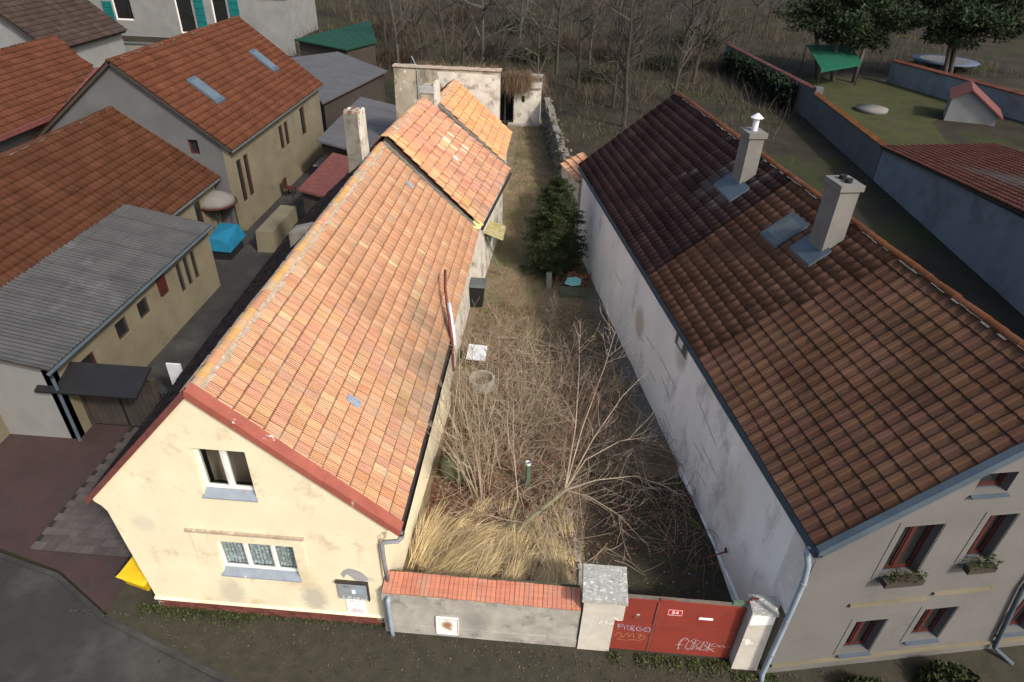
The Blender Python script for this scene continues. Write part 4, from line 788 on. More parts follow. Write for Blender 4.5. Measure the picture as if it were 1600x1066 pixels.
def on_roof(name, u0, u1, v0, v1, h, m, par=nb, h0=.04):
    k = (NR - NE) / (NW / 2 + ov); z = lambda u: NE + k * (u + ov) + .05
    mb = MB(XF); mb.hexa([(u0, v0, z(u0) - .03), (u1, v0, z(u1) - .03), (u1, v1, z(u1) - .03), (u0, v1, z(u0) - .03)], [(u0, v0, z(u0) + h), (u1, v0, z(u1) + h), (u1, v1, z(u1) + h), (u0, v1, z(u0) + h)]); return mb.build(name, m, par)
on_roof('chimney_apron', 2.45, 3.0, 11.3, 12.7, .085, 'lead', nroof); on_roof('chimney_apron', 2.6, 3.1, 6.7, 7.75, .085, 'lead', nroof)
sk = on_roof('roof_window', 2.4, 3.2, 8.1, 9.0, .09, 'lead', nroof); on_roof('pane', 2.52, 3.08, 8.22, 8.88, .10, 'darkgutter', sk)
# clay-tiled end and lower wall behind the neighbour's gutter
lw = thing('boundary_wall', 'ruined rubble stone boundary wall running to the white outhouse', 'wall', (9, 30, 0))
mb = MB(); a = Vector((right_x(20.4), 20.4, 0)); b = Vector((7.75, 38, 0)); nn = Vector((b.y - a.y, a.x - b.x, 0)).normalized()
core = MB(); 
for k in range(16):
    p0 = a + (b - a) * k / 16; p1 = a + (b - a) * (k + 1) / 16; h0 = 2.2 + .35 * fbm(k, 1, .9) + k * .035
    core.hexa([p0 + Z3 * -.1, p1 + Z3 * -.1, p1 + nn * .5 + Z3 * -.1, p0 + nn * .5 + Z3 * -.1], [p0 + nn * .05 + Z3 * h0, p1 + nn * .05 + Z3 * (h0 + .04), p1 + nn * .45 + Z3 * (h0 + .04), p0 + nn * .45 + Z3 * h0])
core.build('wall_core', 'soot', lw)
smesh = []
for k in range(6):
    me = bpy.data.meshes.new('stone'); bm = bmesh.new(); bmesh.ops.create_icosphere(bm, subdivisions=1, radius=.5)
    for v in bm.verts: v.co = Vector((v.co.x * rng.uniform(.8, 1.1), v.co.y * rng.uniform(.8, 1.1), v.co.z * rng.uniform(.8, 1.1)))
    bm.to_mesh(me); bm.free(); me.materials.append(MT['stone']); smesh.append(me)
for k in range(210):
    t = (k / 210) ** 1.25; z = rng.uniform(.5, 2.75 + t * .4); p = a + (b - a) * t - nn * rng.uniform(-.08, .03); top = z > 2.35
    if top: p += nn * rng.uniform(0, .4)
    place(rng.choice(smesh), 'stone', Matrix.Translation(p + Z3 * z) @ Matrix.Rotation(rng.uniform(0, 6), 4, 'Z') @ Matrix.Diagonal((rng.uniform(.25, .5), rng.uniform(.22, .4), rng.uniform(.14, .26), 1)), lw)
lt = thing('lean_to_roof', 'small strip of orange pantiles on a white wall at the far end of the neighbour gutter', 'roof', tuple(XF @ Vector((.3, 22.6, 2.6))))
mb = MB(XF); mb.hexa([(-.02, 20.95, -.2), (.3, 20.95, -.2), (.15, 24.4, -.2), (-.17, 24.4, -.2)], [(-.02, 20.95, 3.4), (.3, 20.95, 3.4), (.15, 24.4, 3.1), (-.17, 24.4, 3.1)]); mb.build('wall', 'limewash', lt)
tile_roof(lt, [P_(-.2, 24.4, 3.12), P_(-.1, 20.95, 3.42), P_(.95, 20.95, 4.0), P_(.85, 24.4, 3.7)], .24, .34, 'pan', PAL, 'tile', 90, seed=31, jit=.02)

# ================================================================== OUTHOUSE at the yard's end
oh = thing('outhouse', 'small white plastered outhouse with a tiny window slit at the end of the yard', 'outhouse', (6.6, 38.5, .9))
mb = MB(); wall_poly(mb, (0, 38, 0), X3, Z3, [(5.72, .8), (7.56, .8), (7.56, 3.5), (5.72, 3.42)], [[(6.24, 2.5), (6.47, 2.5), (6.47, 2.95), (6.24, 2.95)]], .3); mb.box(5.72, 5.95, 38.31, 40, .8, 3.42); mb.box(7.35, 7.56, 38.31, 40, .8, 3.5); mb.box(5.96, 7.34, 39.8, 40, .8, 3.4); mb.build('wall', 'limewash', oh)
mb = MB(); mb.box(6.0, 6.7, 38.36, 38.4, 2.3, 3.1); mb.build('window', 'black', oh)
mb = MB(); mb.hexa([(5.55, 37.85, 3.44), (7.62, 37.85, 3.50), (7.62, 40.1, 3.9), (5.55, 40.1, 3.9)], [(5.55, 37.85, 3.50), (7.62, 37.85, 3.57), (7.62, 40.1, 4.0), (5.55, 40.1, 4.0)]); mb.build('roof', 'concrete', oh)
mb = MB(); mb.box(5.4, 7.6, 37.7, 37.99, .7, 1.12); mb.build('step', 'concrete', oh)
sd = thing('wooden_lean_to', 'dark open wooden lean-to between the tall bare wall and the outhouse', 'shed', (5.2, 39, .9))
for x in (4.2, 5.05, 5.6):
    mb = MB(); mb.box(x, x + .1, 38.2, 38.3, .8, 3.4); mb.build('post', 'darkwood', sd)
mb = MB(); mb.box(4.0, 5.7, 39.6, 39.7, .8, 3.4); mb.build('back_wall', 'black', sd)
mb = MB(); mb.slab([(3.9, 38.0, 3.42), (5.7, 38.0, 3.42), (5.7, 40, 3.8), (3.9, 40, 3.8)], .06); mb.build('roof', 'darkwood', sd)

# ================================================================== LEFT-HAND BUILDINGS
TPAL = [(.092, .038, .020), (.088, .036, .019), (.096, .040, .022), (.084, .034, .018)]
# low grey-roofed shed with the yellow wall
shed = thing('long_shed', 'long low shed with a grey corrugated roof and dull yellow wall', 'shed', (-6.8, 10, 0))
shw = [(.75, 1.8, 1.25, 2.05), (3.0, 3.65, 1.55, 2.2), (4.3, 4.95, 1.55, 2.2), (7.0, 7.35, 1.1, 2.3), (7.55, 7.9, 1.1, 2.3), (8.1, 8.45, 1.1, 2.3)]
mb = MB(); wall_poly(mb, (-5.2, 5.2, 0), Y3, Z3, [(0, -.1), (9.7, -.1), (9.7, 2.72), (0, 2.72)], [[(a, c), (b, c), (b, d), (a, d)] for a, b, c, d in shw], .25); mb.build('yellow_wall', 'ywall', shed)
mb = MB(); wall_poly(mb, (-8.9, 5.2, 0), X3, Z3, [(0, -.1), (3.7, -.1), (3.7, 2.72), (0, 3.4)], [], .25); mb.box(-8.9, -8.7, 5.46, 14.9, -.1, 3.4); mb.box(-8.7, -5.46, 14.65, 14.9, -.1, 2.7); mb.build('street_front', 'wwall', shed)
for a, b, c, d in shw: window(shed, (-5.2, 5.2, 0), Y3, Z3, a, b, c, d, .06, fm='frame' if b - a > .9 else 'darkwood', gm='darkglass', fw=.03, sash=.02)
mb = MB(); obox(mb, (-5.2, 5.2, 0), Y3, Z3, 5.65, 6.1, 1.75, 2.5, .001, .08); mb.build('red_box', 'frame', shed)
mb = MB(); mb.slab([(-4.95, 4.95, 2.80), (-4.95, 14.95, 2.78), (-8.95, 14.95, 3.58), (-8.95, 4.95, 3.58)], .05); srf = mb.build('roof', 'darkwood', shed)
def sheet_mesh(L, Wd, pitch=.18, amp=.025, lip=.03):
    n = int(Wd / pitch * 4); vs = []; fs = []
    for i in range(n + 1):
        x = Wd * i / n; z = amp * math.sin(i * math.pi / 2) + amp
        vs += [(x, 0, z - .006), (x, 0, z + lip), (x, L, z)]
    for i in range(n): a = 3 * i; fs += [(a, a + 3, a + 4, a + 1), (a + 1, a + 4, a + 5, a + 2)]
    return vs, fs
sme = []
for k in range(4):
    vs, fs = sheet_mesh(1.06, 1.02, .17, .018, .012); me = bpy.data.meshes.new('roof_sheet'); me.from_pydata(vs, [], fs); me.materials.append(MT['greysheet']); sme.append(me)
sa = math.atan2(.8, 4.0); ax_, ay_ = Vector((0, 1, 0)), Vector((-math.cos(sa), 0, math.sin(sa))); az_ = ax_.cross(ay_)
for i in range(10):
    for j in range(4):
        p = Vector((-4.9, 4.92 + i * .985, 2.81)) + ay_ * (j * 1.03) + az_ * ((i % 2) * .006)
        place(sme[(i + j) % 4], 'roof_sheet', Matrix(((ax_.x, ay_.x, az_.x, p.x), (ax_.y, ay_.y, az_.y, p.y), (ax_.z, ay_.z, az_.z, p.z), (0, 0, 0, 1))), srf)
mb = MB(); n = 8; vs = []
for y in (4.8, 15.0): vs += [(-4.86 + .07 * math.cos(math.pi + math.pi * j / n), y, 2.78 + .07 * math.sin(math.pi + math.pi * j / n)) for j in range(n + 1)]
mb.add(vs, [(j, j + 1, n + 2 + j, n + 1 + j) for j in range(n)]); mb.tube([(-4.95, 4.95, 2.7), (-5.1, 5.1, 2.4), (-5.14, 5.12, 0)], .05, 8); mb.build('gutter', 'lead', shed)
# gate with canopy between shed and house
cg = thing('canopy_gate', 'wide dark courtyard gate under a small black pitched canopy', 'gate', (-4, 5.9, 0))
mb = MB(); mb.slab([(-5.75, 5.0, 1.95), (-2.75, 5.0, 1.95), (-2.75, 6.0, 2.32), (-5.75, 6.0, 2.32)], .08); mb.build('canopy', 'black', cg)
for x in (-5.1, -3.95): 
    mb = MB(); mb.box(x, x + 1.1, 5.86, 5.92, .05, 1.9); lf = mb.build('gate_leaf', 'black', cg)
    for k in range(6):
        mb = MB(); mb.box(x + .02 + k * .18, x + .02 + k * .18 + .165, 5.845, 5.859, .08, 1.86); mb.build('board', 'darkwood', lf)
for x in (-5.25, -2.82):
    mb = MB(); mb.box(x, x + .13, 5.8, 5.98, 0, 1.95); mb.build('post', 'darkwood', cg)
fb = thing('bar_fence', 'black metal bar fence beside the old house wall', 'fence', (-1.4, 5.9, 0))
for z in (.25, 1.35):
    mb = MB(); mb.box(-2.69, -.2, 5.88, 5.92, z, z + .04); mb.build('rail', 'black', fb)
for k in range(21):
    mb = MB(); mb.box(-2.66 + k * .122, -2.64 + k * .122, 5.87, 5.89, .05, 1.5); mb.build('bar', 'black', fb)
mb = MB(); mb.box(-3.0, -2.55, 7.0, 7.06, .8, 1.7); mb.hexa([(-2.9, 6.9, 0), (-2.6, 6.9, 0), (-2.6, 7.1, 0), (-2.9, 7.1, 0)], [(-2.9, 7.0, .8), (-2.6, 7.0, .8), (-2.6, 7.06, .8), (-2.9, 7.06, .8)]); tag(mb.build('white_board', 'plastic_white'), 'white board standing behind the dark gate beside the house roof', 'board')

def gable(name, label, x0, x1, y0, y1, ze, zr, wm, pal, tm, tw=.28, tl=.36, xr=None, nmax=0, seed=1, holes_r=(), holes_f=(), fm='frame', ov=.25, ztop=0, style='wave', nogable=False, cat='house', hf=None):
    """house with the ridge along y; right (x1) long wall and front (y0) gable carry openings"""
    t = thing(name, label, cat, ((x0 + x1) / 2, (y0 + y1) / 2, 0)); xr = xr if xr is not None else (x0 + x1) / 2
    mb = MB(); wall_poly(mb, (x1, y0, 0), Y3, Z3, [(0, -.2), (y1 - y0, -.2), (y1 - y0, ze), (0, ze)], [[(a, c), (b, c), (b, d), (a, d)] for a, b, c, d in holes_r], .3); mb.build('long_wall', wm, t)
    mb = MB(); wall_poly(mb, (x0, y0 + .001, 0), X3, Z3, [(0, -.2), (x1 - x0 - .001, -.2), (x1 - x0 - .001, ze), (xr - x0, zr - .05), (0, ze)], [[(a, c), (b, c), (b, d), (a, d)] for a, b, c, d in holes_f], .3)
    mb.build('gable_wall', hf or wm, t)
    mb = MB(); mb.box(x0, x0 + .3, y0 + .31, y1, -.2, ze); mb.prism([(x0 + .3, y1, -.2), (x1 - .3, y1, -.2), (x1 - .3, y1, ze), (xr, y1, zr - .06), (x0 + .3, y1, ze)], (0, -.25, 0)); mb.build('rear_wall', wm, t)
    for a, b, c, d in holes_r: window(t, (x1, y0, 0), Y3, Z3, a, b, c, d, .06, fm=fm, gm='darkglass', fw=.03, sash=.02)
    for a, b, c, d in holes_f: window(t, (x0, y0, 0), X3, Z3, a, b, c, d, .14, fm=fm, gm='darkglass', fw=.05, sash=.03)
    k = (zr - ze) / (x1 - xr); kl = (zr - ze) / (xr - x0)
    eR = (x1 + ov, ze - k * ov); eL = (x0 - ov, ze - kl * ov)
    mb = MB(); mb.slab([(eR[0], y0 - .2, eR[1]), (eR[0], y1 + .2, eR[1]), (xr, y1 + .2, zr), (xr, y0 - .2, zr)], .12); mb.slab([(eL[0], y1 + .2, eL[1]), (eL[0], y0 - .2, eL[1]), (xr, y0 - .2, zr), (xr, y1 + .2, zr)], .12); rf = mb.build('roof', 'darkwood', t)
    tile_roof(rf, [(eR[0] + .03, y0 - .22, eR[1] + .01), (eR[0] + .03, y1 + .22, eR[1] + .01), (xr + .02, y1 + .22, zr + .01), (xr + .02, y0 - .22, zr + .01)], tw, tl, style, pal, tm, nmax, seed=seed)
    tile_roof(rf, [(eL[0] - .03, y1 + .22, eL[1] + .01), (eL[0] - .03, y0 - .22, eL[1] + .01), (xr - .02, y0 - .22, zr + .01), (xr - .02, y1 + .22, zr + .01)], tw, tl, style, pal, tm, 0, seed=seed + 1)
    ridge_caps(rf, (xr, y0 - .22, zr + .0), (xr, y1 + .22, zr + .0), max(4, int((y1 - y0) / .45)), .12, pal, tm, mort='moss_mortar', mw=.02, seed=seed)
    mb = MB(); n = 6; vs = []
    for y in (y0 - .2, y1 + .2): vs += [(eR[0] + .06 + .07 * math.cos(math.pi + math.pi * j / n), y, eR[1] - .03 + .07 * math.sin(math.pi + math.pi * j / n)) for j in range(n + 1)]
    mb.add(vs, [(j, j + 1, n + 2 + j, n + 1 + j) for j in range(n)]); mb.build('gutter', 'darkgutter', t)
    def onroof(nm, y, dy, f0, f1, h, m, par):
        P = lambda f: (eR[0] + (xr - eR[0]) * f, eR[1] + (zr - eR[1]) * f + .05); a, b = P(f0), P(f1)
        mb = MB(); mb.hexa([(a[0], y, a[1] - .04), (a[0], y + dy, a[1] - .04), (b[0], y + dy, b[1] - .04), (b[0], y, b[1] - .04)], [(a[0], y, a[1] + h), (a[0], y + dy, a[1] + h), (b[0], y + dy, b[1] + h), (b[0], y, b[1] + h)]); return mb.build(nm, m, par)
    return t, rf, onroof
tB, rB, oB = gable('wide_house', 'broad house with plain orange tiles behind the grey-roofed shed', -15.6, -7.4, 3.5, 20.2, 2.85, 5.68, 'ywall', TPAL, 'tile_n', xr=-11.5, seed=41, holes_r=((12.4, 13.0, .9, 2.2), (14.6, 15.2, .9, 2.2)), tw=.3, tl=.36)
tC, rC, oC = gable('skylight_house', 'orange-roofed house with two roof windows and a grey gable', -15.4, -6.45, 20.45, 33.5, 4.25, 7.72, 'ywall', [(.130, .049, .026), (.125, .047, .025), (.135, .051, .028), (.120, .045, .024)], 'tile_n', xr=-10.9, seed=43, hf='gwall',
    holes_r=((.5, 1.05, 1.2, 3.3), (1.3, 1.85, 1.2, 3.3), (6.0, 6.6, 2.1, 3.4), (6.8, 7.4, 2.1, 3.4), (9.4, 10.2, 1.9, 3.5)), holes_f=((7.05, 7.55, 3.7, 4.4),))
for y in (23.0, 30.3):
    s_ = oC('roof_window', y, .9, .34, .62, .10, 'lead', rC); oC('pane', y + .1, .7, .37, .59, .115, 'skyglass', s_)
# hipped orange roof far left
hD = thing('far_left_house', 'orange-tiled house with a clipped roof corner at the left edge behind the broad house', 'house', (-20, 24, 0))
mb = MB(); mb.prism([(-19.6, 14, 6.98), (-19.55, 29.1, 6.95), (-17.2, 28.3, 5.56), (-15.7, 22.4, 4.66), (-15.95, 14, 4.8)], (0, 0, -.12)); mb.prism([(-19.6, 14, 6.98), (-19.55, 29.1, 6.95), (-24, 29, 4.5), (-24, 14, 4.5)], (0, 0, -.12)); rD = mb.build('roof', 'darkwood', hD)
def accD(u, v):
    y = 14 + 15.1 * u; x = -15.8 - 3.8 * v
    return x < -17.2 - (y - 28.3) * (2.35 / .8) if y > 28.3 else (x < -15.75 - (y - 22.4) * (1.5 / 5.9) if y > 22.4 else True)
tile_roof(rD, [(-15.8, 14, 4.75), (-15.8, 29.1, 4.72), (-19.6, 29.1, 7.0), (-19.6, 14, 7.03)], .3, .36, 'wave', [(.118, .045, .025), (.112, .043, .024), (.124, .048, .026)], 'tile_n', 0, accept=accD, seed=47)
mb = MB(); mb.box(-23.5, -16.3, 14.2, 22.3, -.2, 4.5); mb.box(-23.5, -17.6, 22.3, 28.3, -.2, 4.6); mb.build('wall', 'gwall', hD)
mb = MB(); mb.hexa([(-15.7, 22.3, 4.45), (-15.5, 22.4, 4.45), (-17.0, 28.4, 5.3), (-17.2, 28.3, 5.3)], [(-15.7, 22.3, 4.72), (-15.5, 22.4, 4.72), (-17.0, 28.4, 5.62), (-17.2, 28.3, 5.62)]); mb.box(-15.85, -15.65, 14, 22.3, 4.55, 4.76); mb.build('fascia', 'reddark', hD)
# white gable behind it
hF = thing('white_gable_house', 'pale gable wall with dull brown roof at the top left corner', 'house', (-38, 46, 0))
mb = MB(); wall_poly(mb, (-52, 44, 0), X3, Z3, [(0, 0), (20.5, 0), (20.5, 3.4), (11, 11), (0, 6)], [], .4); mb.box(-52, -31.6, 44.41, 54, 0, 3.4); mb.build('wall', 'wwall', hF)
mb = MB(); mb.slab([(-31, 43.6, 3.2), (-31, 54, 3.2), (-41.2, 54, 11.2), (-41.2, 43.6, 11.2)], .25); mb.slab([(-53, 54, 5.4), (-53, 43.6, 5.4), (-41.2, 43.6, 11.2), (-41.2, 54, 11.2)], .25); rF = mb.build('roof', 'darkwood', hF)
tile_roof(rF, [(-30.9, 43.5, 3.22), (-30.9, 54, 3.22), (-41.1, 54, 11.25), (-41.1, 43.5, 11.25)], .45, .5, 'wave', [(.07, .05, .042), (.06, .043, .037)], 'tile_n', 0, seed=48)
# white building with teal shutters
hE = thing('teal_shutter_house', 'off-white house with tall teal shutters behind a low wall', 'house', (-33, 72, 0))
eh = [(4.0, 6.2, 1.5, 4.6), (11.3, 13.3, .4, 4.2), (15.5, 17.3, .4, 4.2)]
mb = MB(); wall_poly(mb, (-46, 70, 0), X3, Z3, [(0, -.2), (24, -.2), (24, 8), (0, 8)], [[(a, c), (b, c), (b, d), (a, d)] for a, b, c, d in eh], .4); mb.box(-45.99, -22.01, 70.41, 80, -.2, 8); mb.build('wall', 'wwall', hE)
for a, b, c, d in eh: window(hE, (-46, 70, 0), X3, Z3, a, b, c, d, .2, fm='whitepaint', gm='darkglass', fw=.1, sash=.06)
for u, c, d in ((13.6, .3, 4.4), (17.6, .3, 4.4), (2.9, 1.5, 3.4)):
    mb = MB(); obox(mb, (-46, 70, 0), X3, Z3, u, u + 1.05, c, d, .02, .1); sh = mb.build('shutter', 'teal', hE)
    for q in range(6):
        mb = MB(); zz = c + (d - c) * (q + .1) / 6; obox(mb, (-46, 70, 0), X3, Z3, u + .1, u + .95, zz, zz + (d - c) * .11, .101, .14); mb.build('slat', 'teal', sh)
mb = MB(); mb.slab([(-47, 69, 8), (-21, 69, 8), (-21, 75, 11.5), (-47, 75, 11.5)], .2); mb.build('roof', 'darkwood', hE)

gw = thing('low_garden_wall', 'low pale wall in front of the teal-shuttered house', 'wall', (-33, 58, 0)); mb = MB(); mb.box(-40, -29, 57, 57.35, -.2, 1.5); mb.build('wall', 'wwall', gw); mb = MB(); mb.box(-40.1, -28.9, 56.9, 57.45, 1.5, 1.62); mb.build('coping', 'gwall', gw)
wp = thing('white_post_wall', 'pale narrow end wall standing right of the teal shutters', 'wall', (-21, 66, 0)); mb = MB(); mb.box(-22.5, -19.2, 63, 64, -.2, 5.2); mb.build('wall', 'wwall', wp); mb = MB(); mb.box(-22.6, -19.1, 62.9, 64.1, 5.2, 5.35); mb.build('coping', 'gwall', wp)
sheet('lawn', [(-40, 36), (-17, 34.5), (-17, 56.5), (-40, 56.5)], -.04, 'grassg')
gs = thing('flat_grey_annex', 'flat dark grey annex roof between the two orange roofs', 'shed', (-22, 36, 0)); mb = MB(); mb.box(-27.5, -20, 32, 36, -.1, 3.4); mb.build('wall', 'gwall', gs); mb = MB(); mb.box(-27.8, -19.7, 31.7, 36.3, 3.4, 3.6); mb.build('roof', 'greysheet', gs)
# sheds behind the skylight house
def lean(name, label, poly, ztop, wm, rm, cat='shed', inset=.25, sheets=None):
    cx = sum(p[0] for p in poly) / len(poly); cy = sum(p[1] for p in poly) / len(poly); t = thing(name, label, cat, (cx, cy, 0))
    mb = MB(); mb.slab([Vector((p[0], p[1], z)) for p, z in zip(poly, ztop)], .1); rf = mb.build('roof', rm, t)
    q = [(p[0] + (cx - p[0]) * .08, p[1] + (cy - p[1]) * .08) for p in poly]; mb = MB(); mb.hexa([(*p, -.1) for p in q], [(*p, z - .14) for p, z in zip(q, ztop)]); mb.build('wall', wm, t)
    if sheets:
        P = [Vector((p[0], p[1], z + .012)) for p, z in zip(poly, ztop)]
        for i in range(sheets):
            a0 = P[0] + (P[1] - P[0]) * (i + .02) / sheets; a1 = P[0] + (P[1] - P[0]) * (i + .98) / sheets; b0 = P[3] + (P[2] - P[3]) * (i + .02) / sheets; b1 = P[3] + (P[2] - P[3]) * (i + .98) / sheets
            mb = MB(); mb.slab([a0, a1, b1, b0], .01); mb.build('roof_sheet', rm, rf)
    return t
lean('pale_shed', 'pale flat-roofed shed behind the skylight house', [(-6.9, 35.2), (-5.6, 47.2), (-12.4, 53), (-16, 50), ][0:1] + [(-4.9, 45.5), (-10.5, 51), (-14.2, 47.5)], [2.5, 2.6, 2.8, 2.7], 'darkwood', 'palesheet', sheets=6)
lean('green_roof_shed', 'green sheet-roofed shed beyond the pale flat roof', [(-9.9, 51.5), (-8.3, 56), (-11.5, 66), (-15.2, 53.5)], [2.9, 2.9, 3.2, 3.2], 'darkwood', 'greensheet', sheets=7)
lean('dark_low_shed', 'low grey shed roof beside the tall bare wall', [(-1.0, 26), (-1.0, 36), (-4.8, 37), (-4.6, 27)], [2.2, 2.2, 2.6, 2.6], 'darkwood', 'palesheet', sheets=6)
lean('rusty_lean_to', 'low dull red lean-to roof beside the middle wing', [(-.8, 20), (-.8, 25.6), (-3.4, 26), (-3.4, 20.4)], [1.9, 1.9, 2.3, 2.3], 'darkwood', 'reddark', sheets=5)
# courtyard clutter
tp = thing('tarp_pile', 'blue tarpaulin draped over a dark stack in the courtyard', 'tarpaulin', (-6.2, 18.4, 0))
mb = MB(); mb.box(-6.75, -5.75, 17.2, 18.6, -.02, .62); mb.build('stack', 'black', tp)
mb = MB(); mb.hexa([(-6.85, 17.12, .45), (-5.65, 17.12, .40), (-5.62, 18.8, .5), (-6.85, 18.8, .5)], [(-6.6, 17.3, 1.0), (-5.8, 17.25, .82), (-5.8, 18.6, 1.15), (-6.7, 18.7, 1.1)]); mb.build('tarpaulin', 'blue', tp)
gz = thing('white_canopy', 'small rounded white canopy with a red edge beside the blue tarpaulin', 'canopy', (-7.2, 20.2, 0))
mb = MB(); mb.smooth = True; mb.tube([(-7.2, 19.6, 1.75), (-7.2, 19.6, 1.95), (-7.2, 19.6, 2.15), (-7.2, 19.6, 2.28)], [.95, .85, .5, .05], 14); mb.build('cover', 'chim', gz)
for a in range(4): 
    mb = MB(); an = a * math.pi / 2 + .4; mb.tube([(-7.2 + .8 * math.cos(an), 19.6 + .8 * math.sin(an), -.03), (-7.2 + .8 * math.cos(an), 19.6 + .8 * math.sin(an), 1.8)], .03, 6); mb.build('leg', 'black', gz)
mb = MB(); mb.tube([(-7.2, 19.6, 1.70), (-7.2, 19.6, 1.76)], 1.0, 14); mb.build('edge', 'frame', gz)
mb = MB(); mb.hexa([(-4.9, 18.2, -.03), (-4.0, 18.2, -.03), (-4.0, 21.5, -.03), (-4.9, 21.5, -.03)], [(-4.85, 18.25, 1.0), (-4.05, 18.25, 1.0), (-4.05, 21.45, 1.0), (-4.85, 21.45, 1.0)]); tag(mb.build('masonry_stub', 'ywall'), 'short dull yellow masonry stub standing in the courtyard by the blue tarpaulin', 'wall')
tb = thing('garden_table', 'pale garden table with a red chair before the skylight house wall', 'table', (-4.6, 29, 0))
mb = MB(); mb.box(-5.4, -3.6, 28.0, 29.6, .72, .78); mb.build('tabletop', 'chim', tb)
for x, y in ((-5.3, 28.1), (-3.7, 28.1), (-5.3, 29.5), (-3.7, 29.5)):
    mb = MB(); mb.box(x, x + .07, y, y + .07, -.03, .72); mb.build('leg', 'black', tb)
cc = thing('red_chair', 'red garden chair against the yellow wall of the skylight house', 'chair', (-5.8, 25.2, 0))
mb = MB(); mb.box(-6.05, -5.6, 25, 25.45, .40, .46); mb.build('seat', 'frame', cc); mb = MB(); mb.box(-6.1, -6.05, 25, 25.45, .46, .95); mb.build('backrest', 'frame', cc)
for x, y in ((-6.05, 25), (-5.65, 25), (-6.05, 25.4), (-5.65, 25.4)):
    mb = MB(); mb.box(x, x + .05, y, y + .05, -.03, .4); mb.build('leg', 'black', cc)
gb = thing('grit_bin', 'bright yellow plastic grit bin at the left corner of the old house', 'bin', (-.75, .75, 0))
mb = MB(); mb.hexa([(-.98, .48, -.02), (-.38, .33, -.02), (-.24, .77, -.02), (-.87, .95, -.02)], [(-1.05, .42, .36), (-.33, .24, .36), (-.17, .82, .42), (-.92, 1.02, .42)]); mb.build('body', 'yellow', gb)
mb = MB(); mb.hexa([(-1.10, .38, .365), (-.30, .18, .365), (-.13, .85, .43), (-.95, 1.07, .43)], [(-1.03, .44, .42), (-.35, .27, .42), (-.19, .79, .54), (-.89, .99, .54)]); mb.build('lid', 'yellow', gb)

# ================================================================== RIGHT-HAND BACKGROUND
gwl = thing('garden_wall', 'long garden wall with orange coping climbing away behind the neighbour roof', 'wall', (29.3, 45, 0))
mb = MB(); mb.box(29.3, 29.7, 33.6, 47.3, -.1, 2.0); mb.hexa([(29.3, 47.31, -.1), (29.9, 47.31, -.1), (29.9, 47.9, -.1), (29.3, 47.9, -.1)], [(29.3, 47.31, 2.5), (29.9, 47.31, 2.5), (29.9, 47.9, 2.5), (29.3, 47.9, 2.5)]); mb.build('wall', 'gwall', gwl)
for k in range(28):
    mb = MB(); mb.hexa([(29.2, 33.6 + k * .49, 2.0), (29.8, 33.6 + k * .49, 2.0), (29.8, 34.07 + k * .49, 2.0), (29.2, 34.07 + k * .49, 2.0)], [(29.2, 33.6 + k * .49, 2.05), (29.5, 33.6 + k * .49, 2.2), (29.5, 34.07 + k * .49, 2.2), (29.2, 34.07 + k * .49, 2.05)], rng.choice([(.20, .085, .03), (.17, .07, .028)])); mb.build('coping_tile', 'tile_n', gwl)
gw2 = thing('ivy_wall', 'far garden wall with dull red coping above dark ivy', 'wall', (28, 60, 0))
mb = MB(); mb.hexa([(29.3, 47.95, -.1), (29.7, 47.95, -.1), (27.0, 69, -.1), (26.6, 69, -.1)], [(29.3, 47.95, 2.2), (29.7, 47.95, 2.2), (27.0, 69, 2.0), (26.6, 69, 2.0)]); mb.build('wall', 'gwall', gw2)
for k in range(30):
    y = 48 + k * .7; x = 29.25 - (y - 47.95) * .128; mb = MB(); mb.hexa([(x, y, 2.2 - k * .007), (x + .55, y, 2.2 - k * .007), (x + .5, y + .68, 2.2 - k * .007), (x - .05, y + .68, 2.2 - k * .007)], [(x + .05, y, 2.28 - k * .007), (x + .4, y, 2.36 - k * .007), (x + .35, y + .68, 2.36 - k * .007), (x, y + .68, 2.28 - k * .007)], rng.choice([(.12, .05, .045), (.10, .045, .04)])); mb.build('coping_tile', 'tile_n', gw2)
bh = thing('blue_grey_building', 'long building with a bare blue-grey wall and a reddish lean-to roof at the right edge', 'building', (31, 22, 0))
mb = MB(); mb.hexa([(29.3, 2, -.1), (35, 2, -.1), (35, 33.5, -.1), (29.3, 33.5, -.1)], [(29.3, 2, 4.8), (35, 2, 4.8), (35, 33.5, 1.7), (29.3, 33.5, 1.95)]); mb.build('wall', 'bwall', bh)
rr = [(29.1, 33.55, 2.02), (29.1, 8, 4.72), (36, 8, 5.6), (36, 33.55, 2.5)]
mb = MB(); mb.slab(rr, .12); rb_ = mb.build('roof', 'darkwood', bh)
tile_roof(rb_, [(29.05, 33.6, 2.06), (29.05, 8, 4.76), (36, 8, 5.64), (36, 33.6, 2.54)], .3, .36, 'wave', [(.105, .042, .031), (.098, .039, .029), (.112, .045, .033)], 'tile_n', 0, seed=51)
sheet('garden_lawn', [(29.75, 5), (80, 5), (80, 64), (42.5, 64), (29.75, 69)], -.06, 'grassg')
hwl = thing('back_garden_wall', 'grey garden wall with a red coping at the far side of the lawn', 'wall', (46, 57, 0))
a = Vector((42.3, 64.2, 0)); b = Vector((50.5, 44, 0)); nn = Vector((.93, .37, 0)) * .35
mb = MB(); mb.hexa([a - Z3 * .1, b - Z3 * .1, b + nn - Z3 * .1, a + nn - Z3 * .1], [a + Z3 * 1.9, b + Z3 * 1.9, b + nn + Z3 * 1.9, a + nn + Z3 * 1.9]); mb.build('wall', 'bwall', hwl)
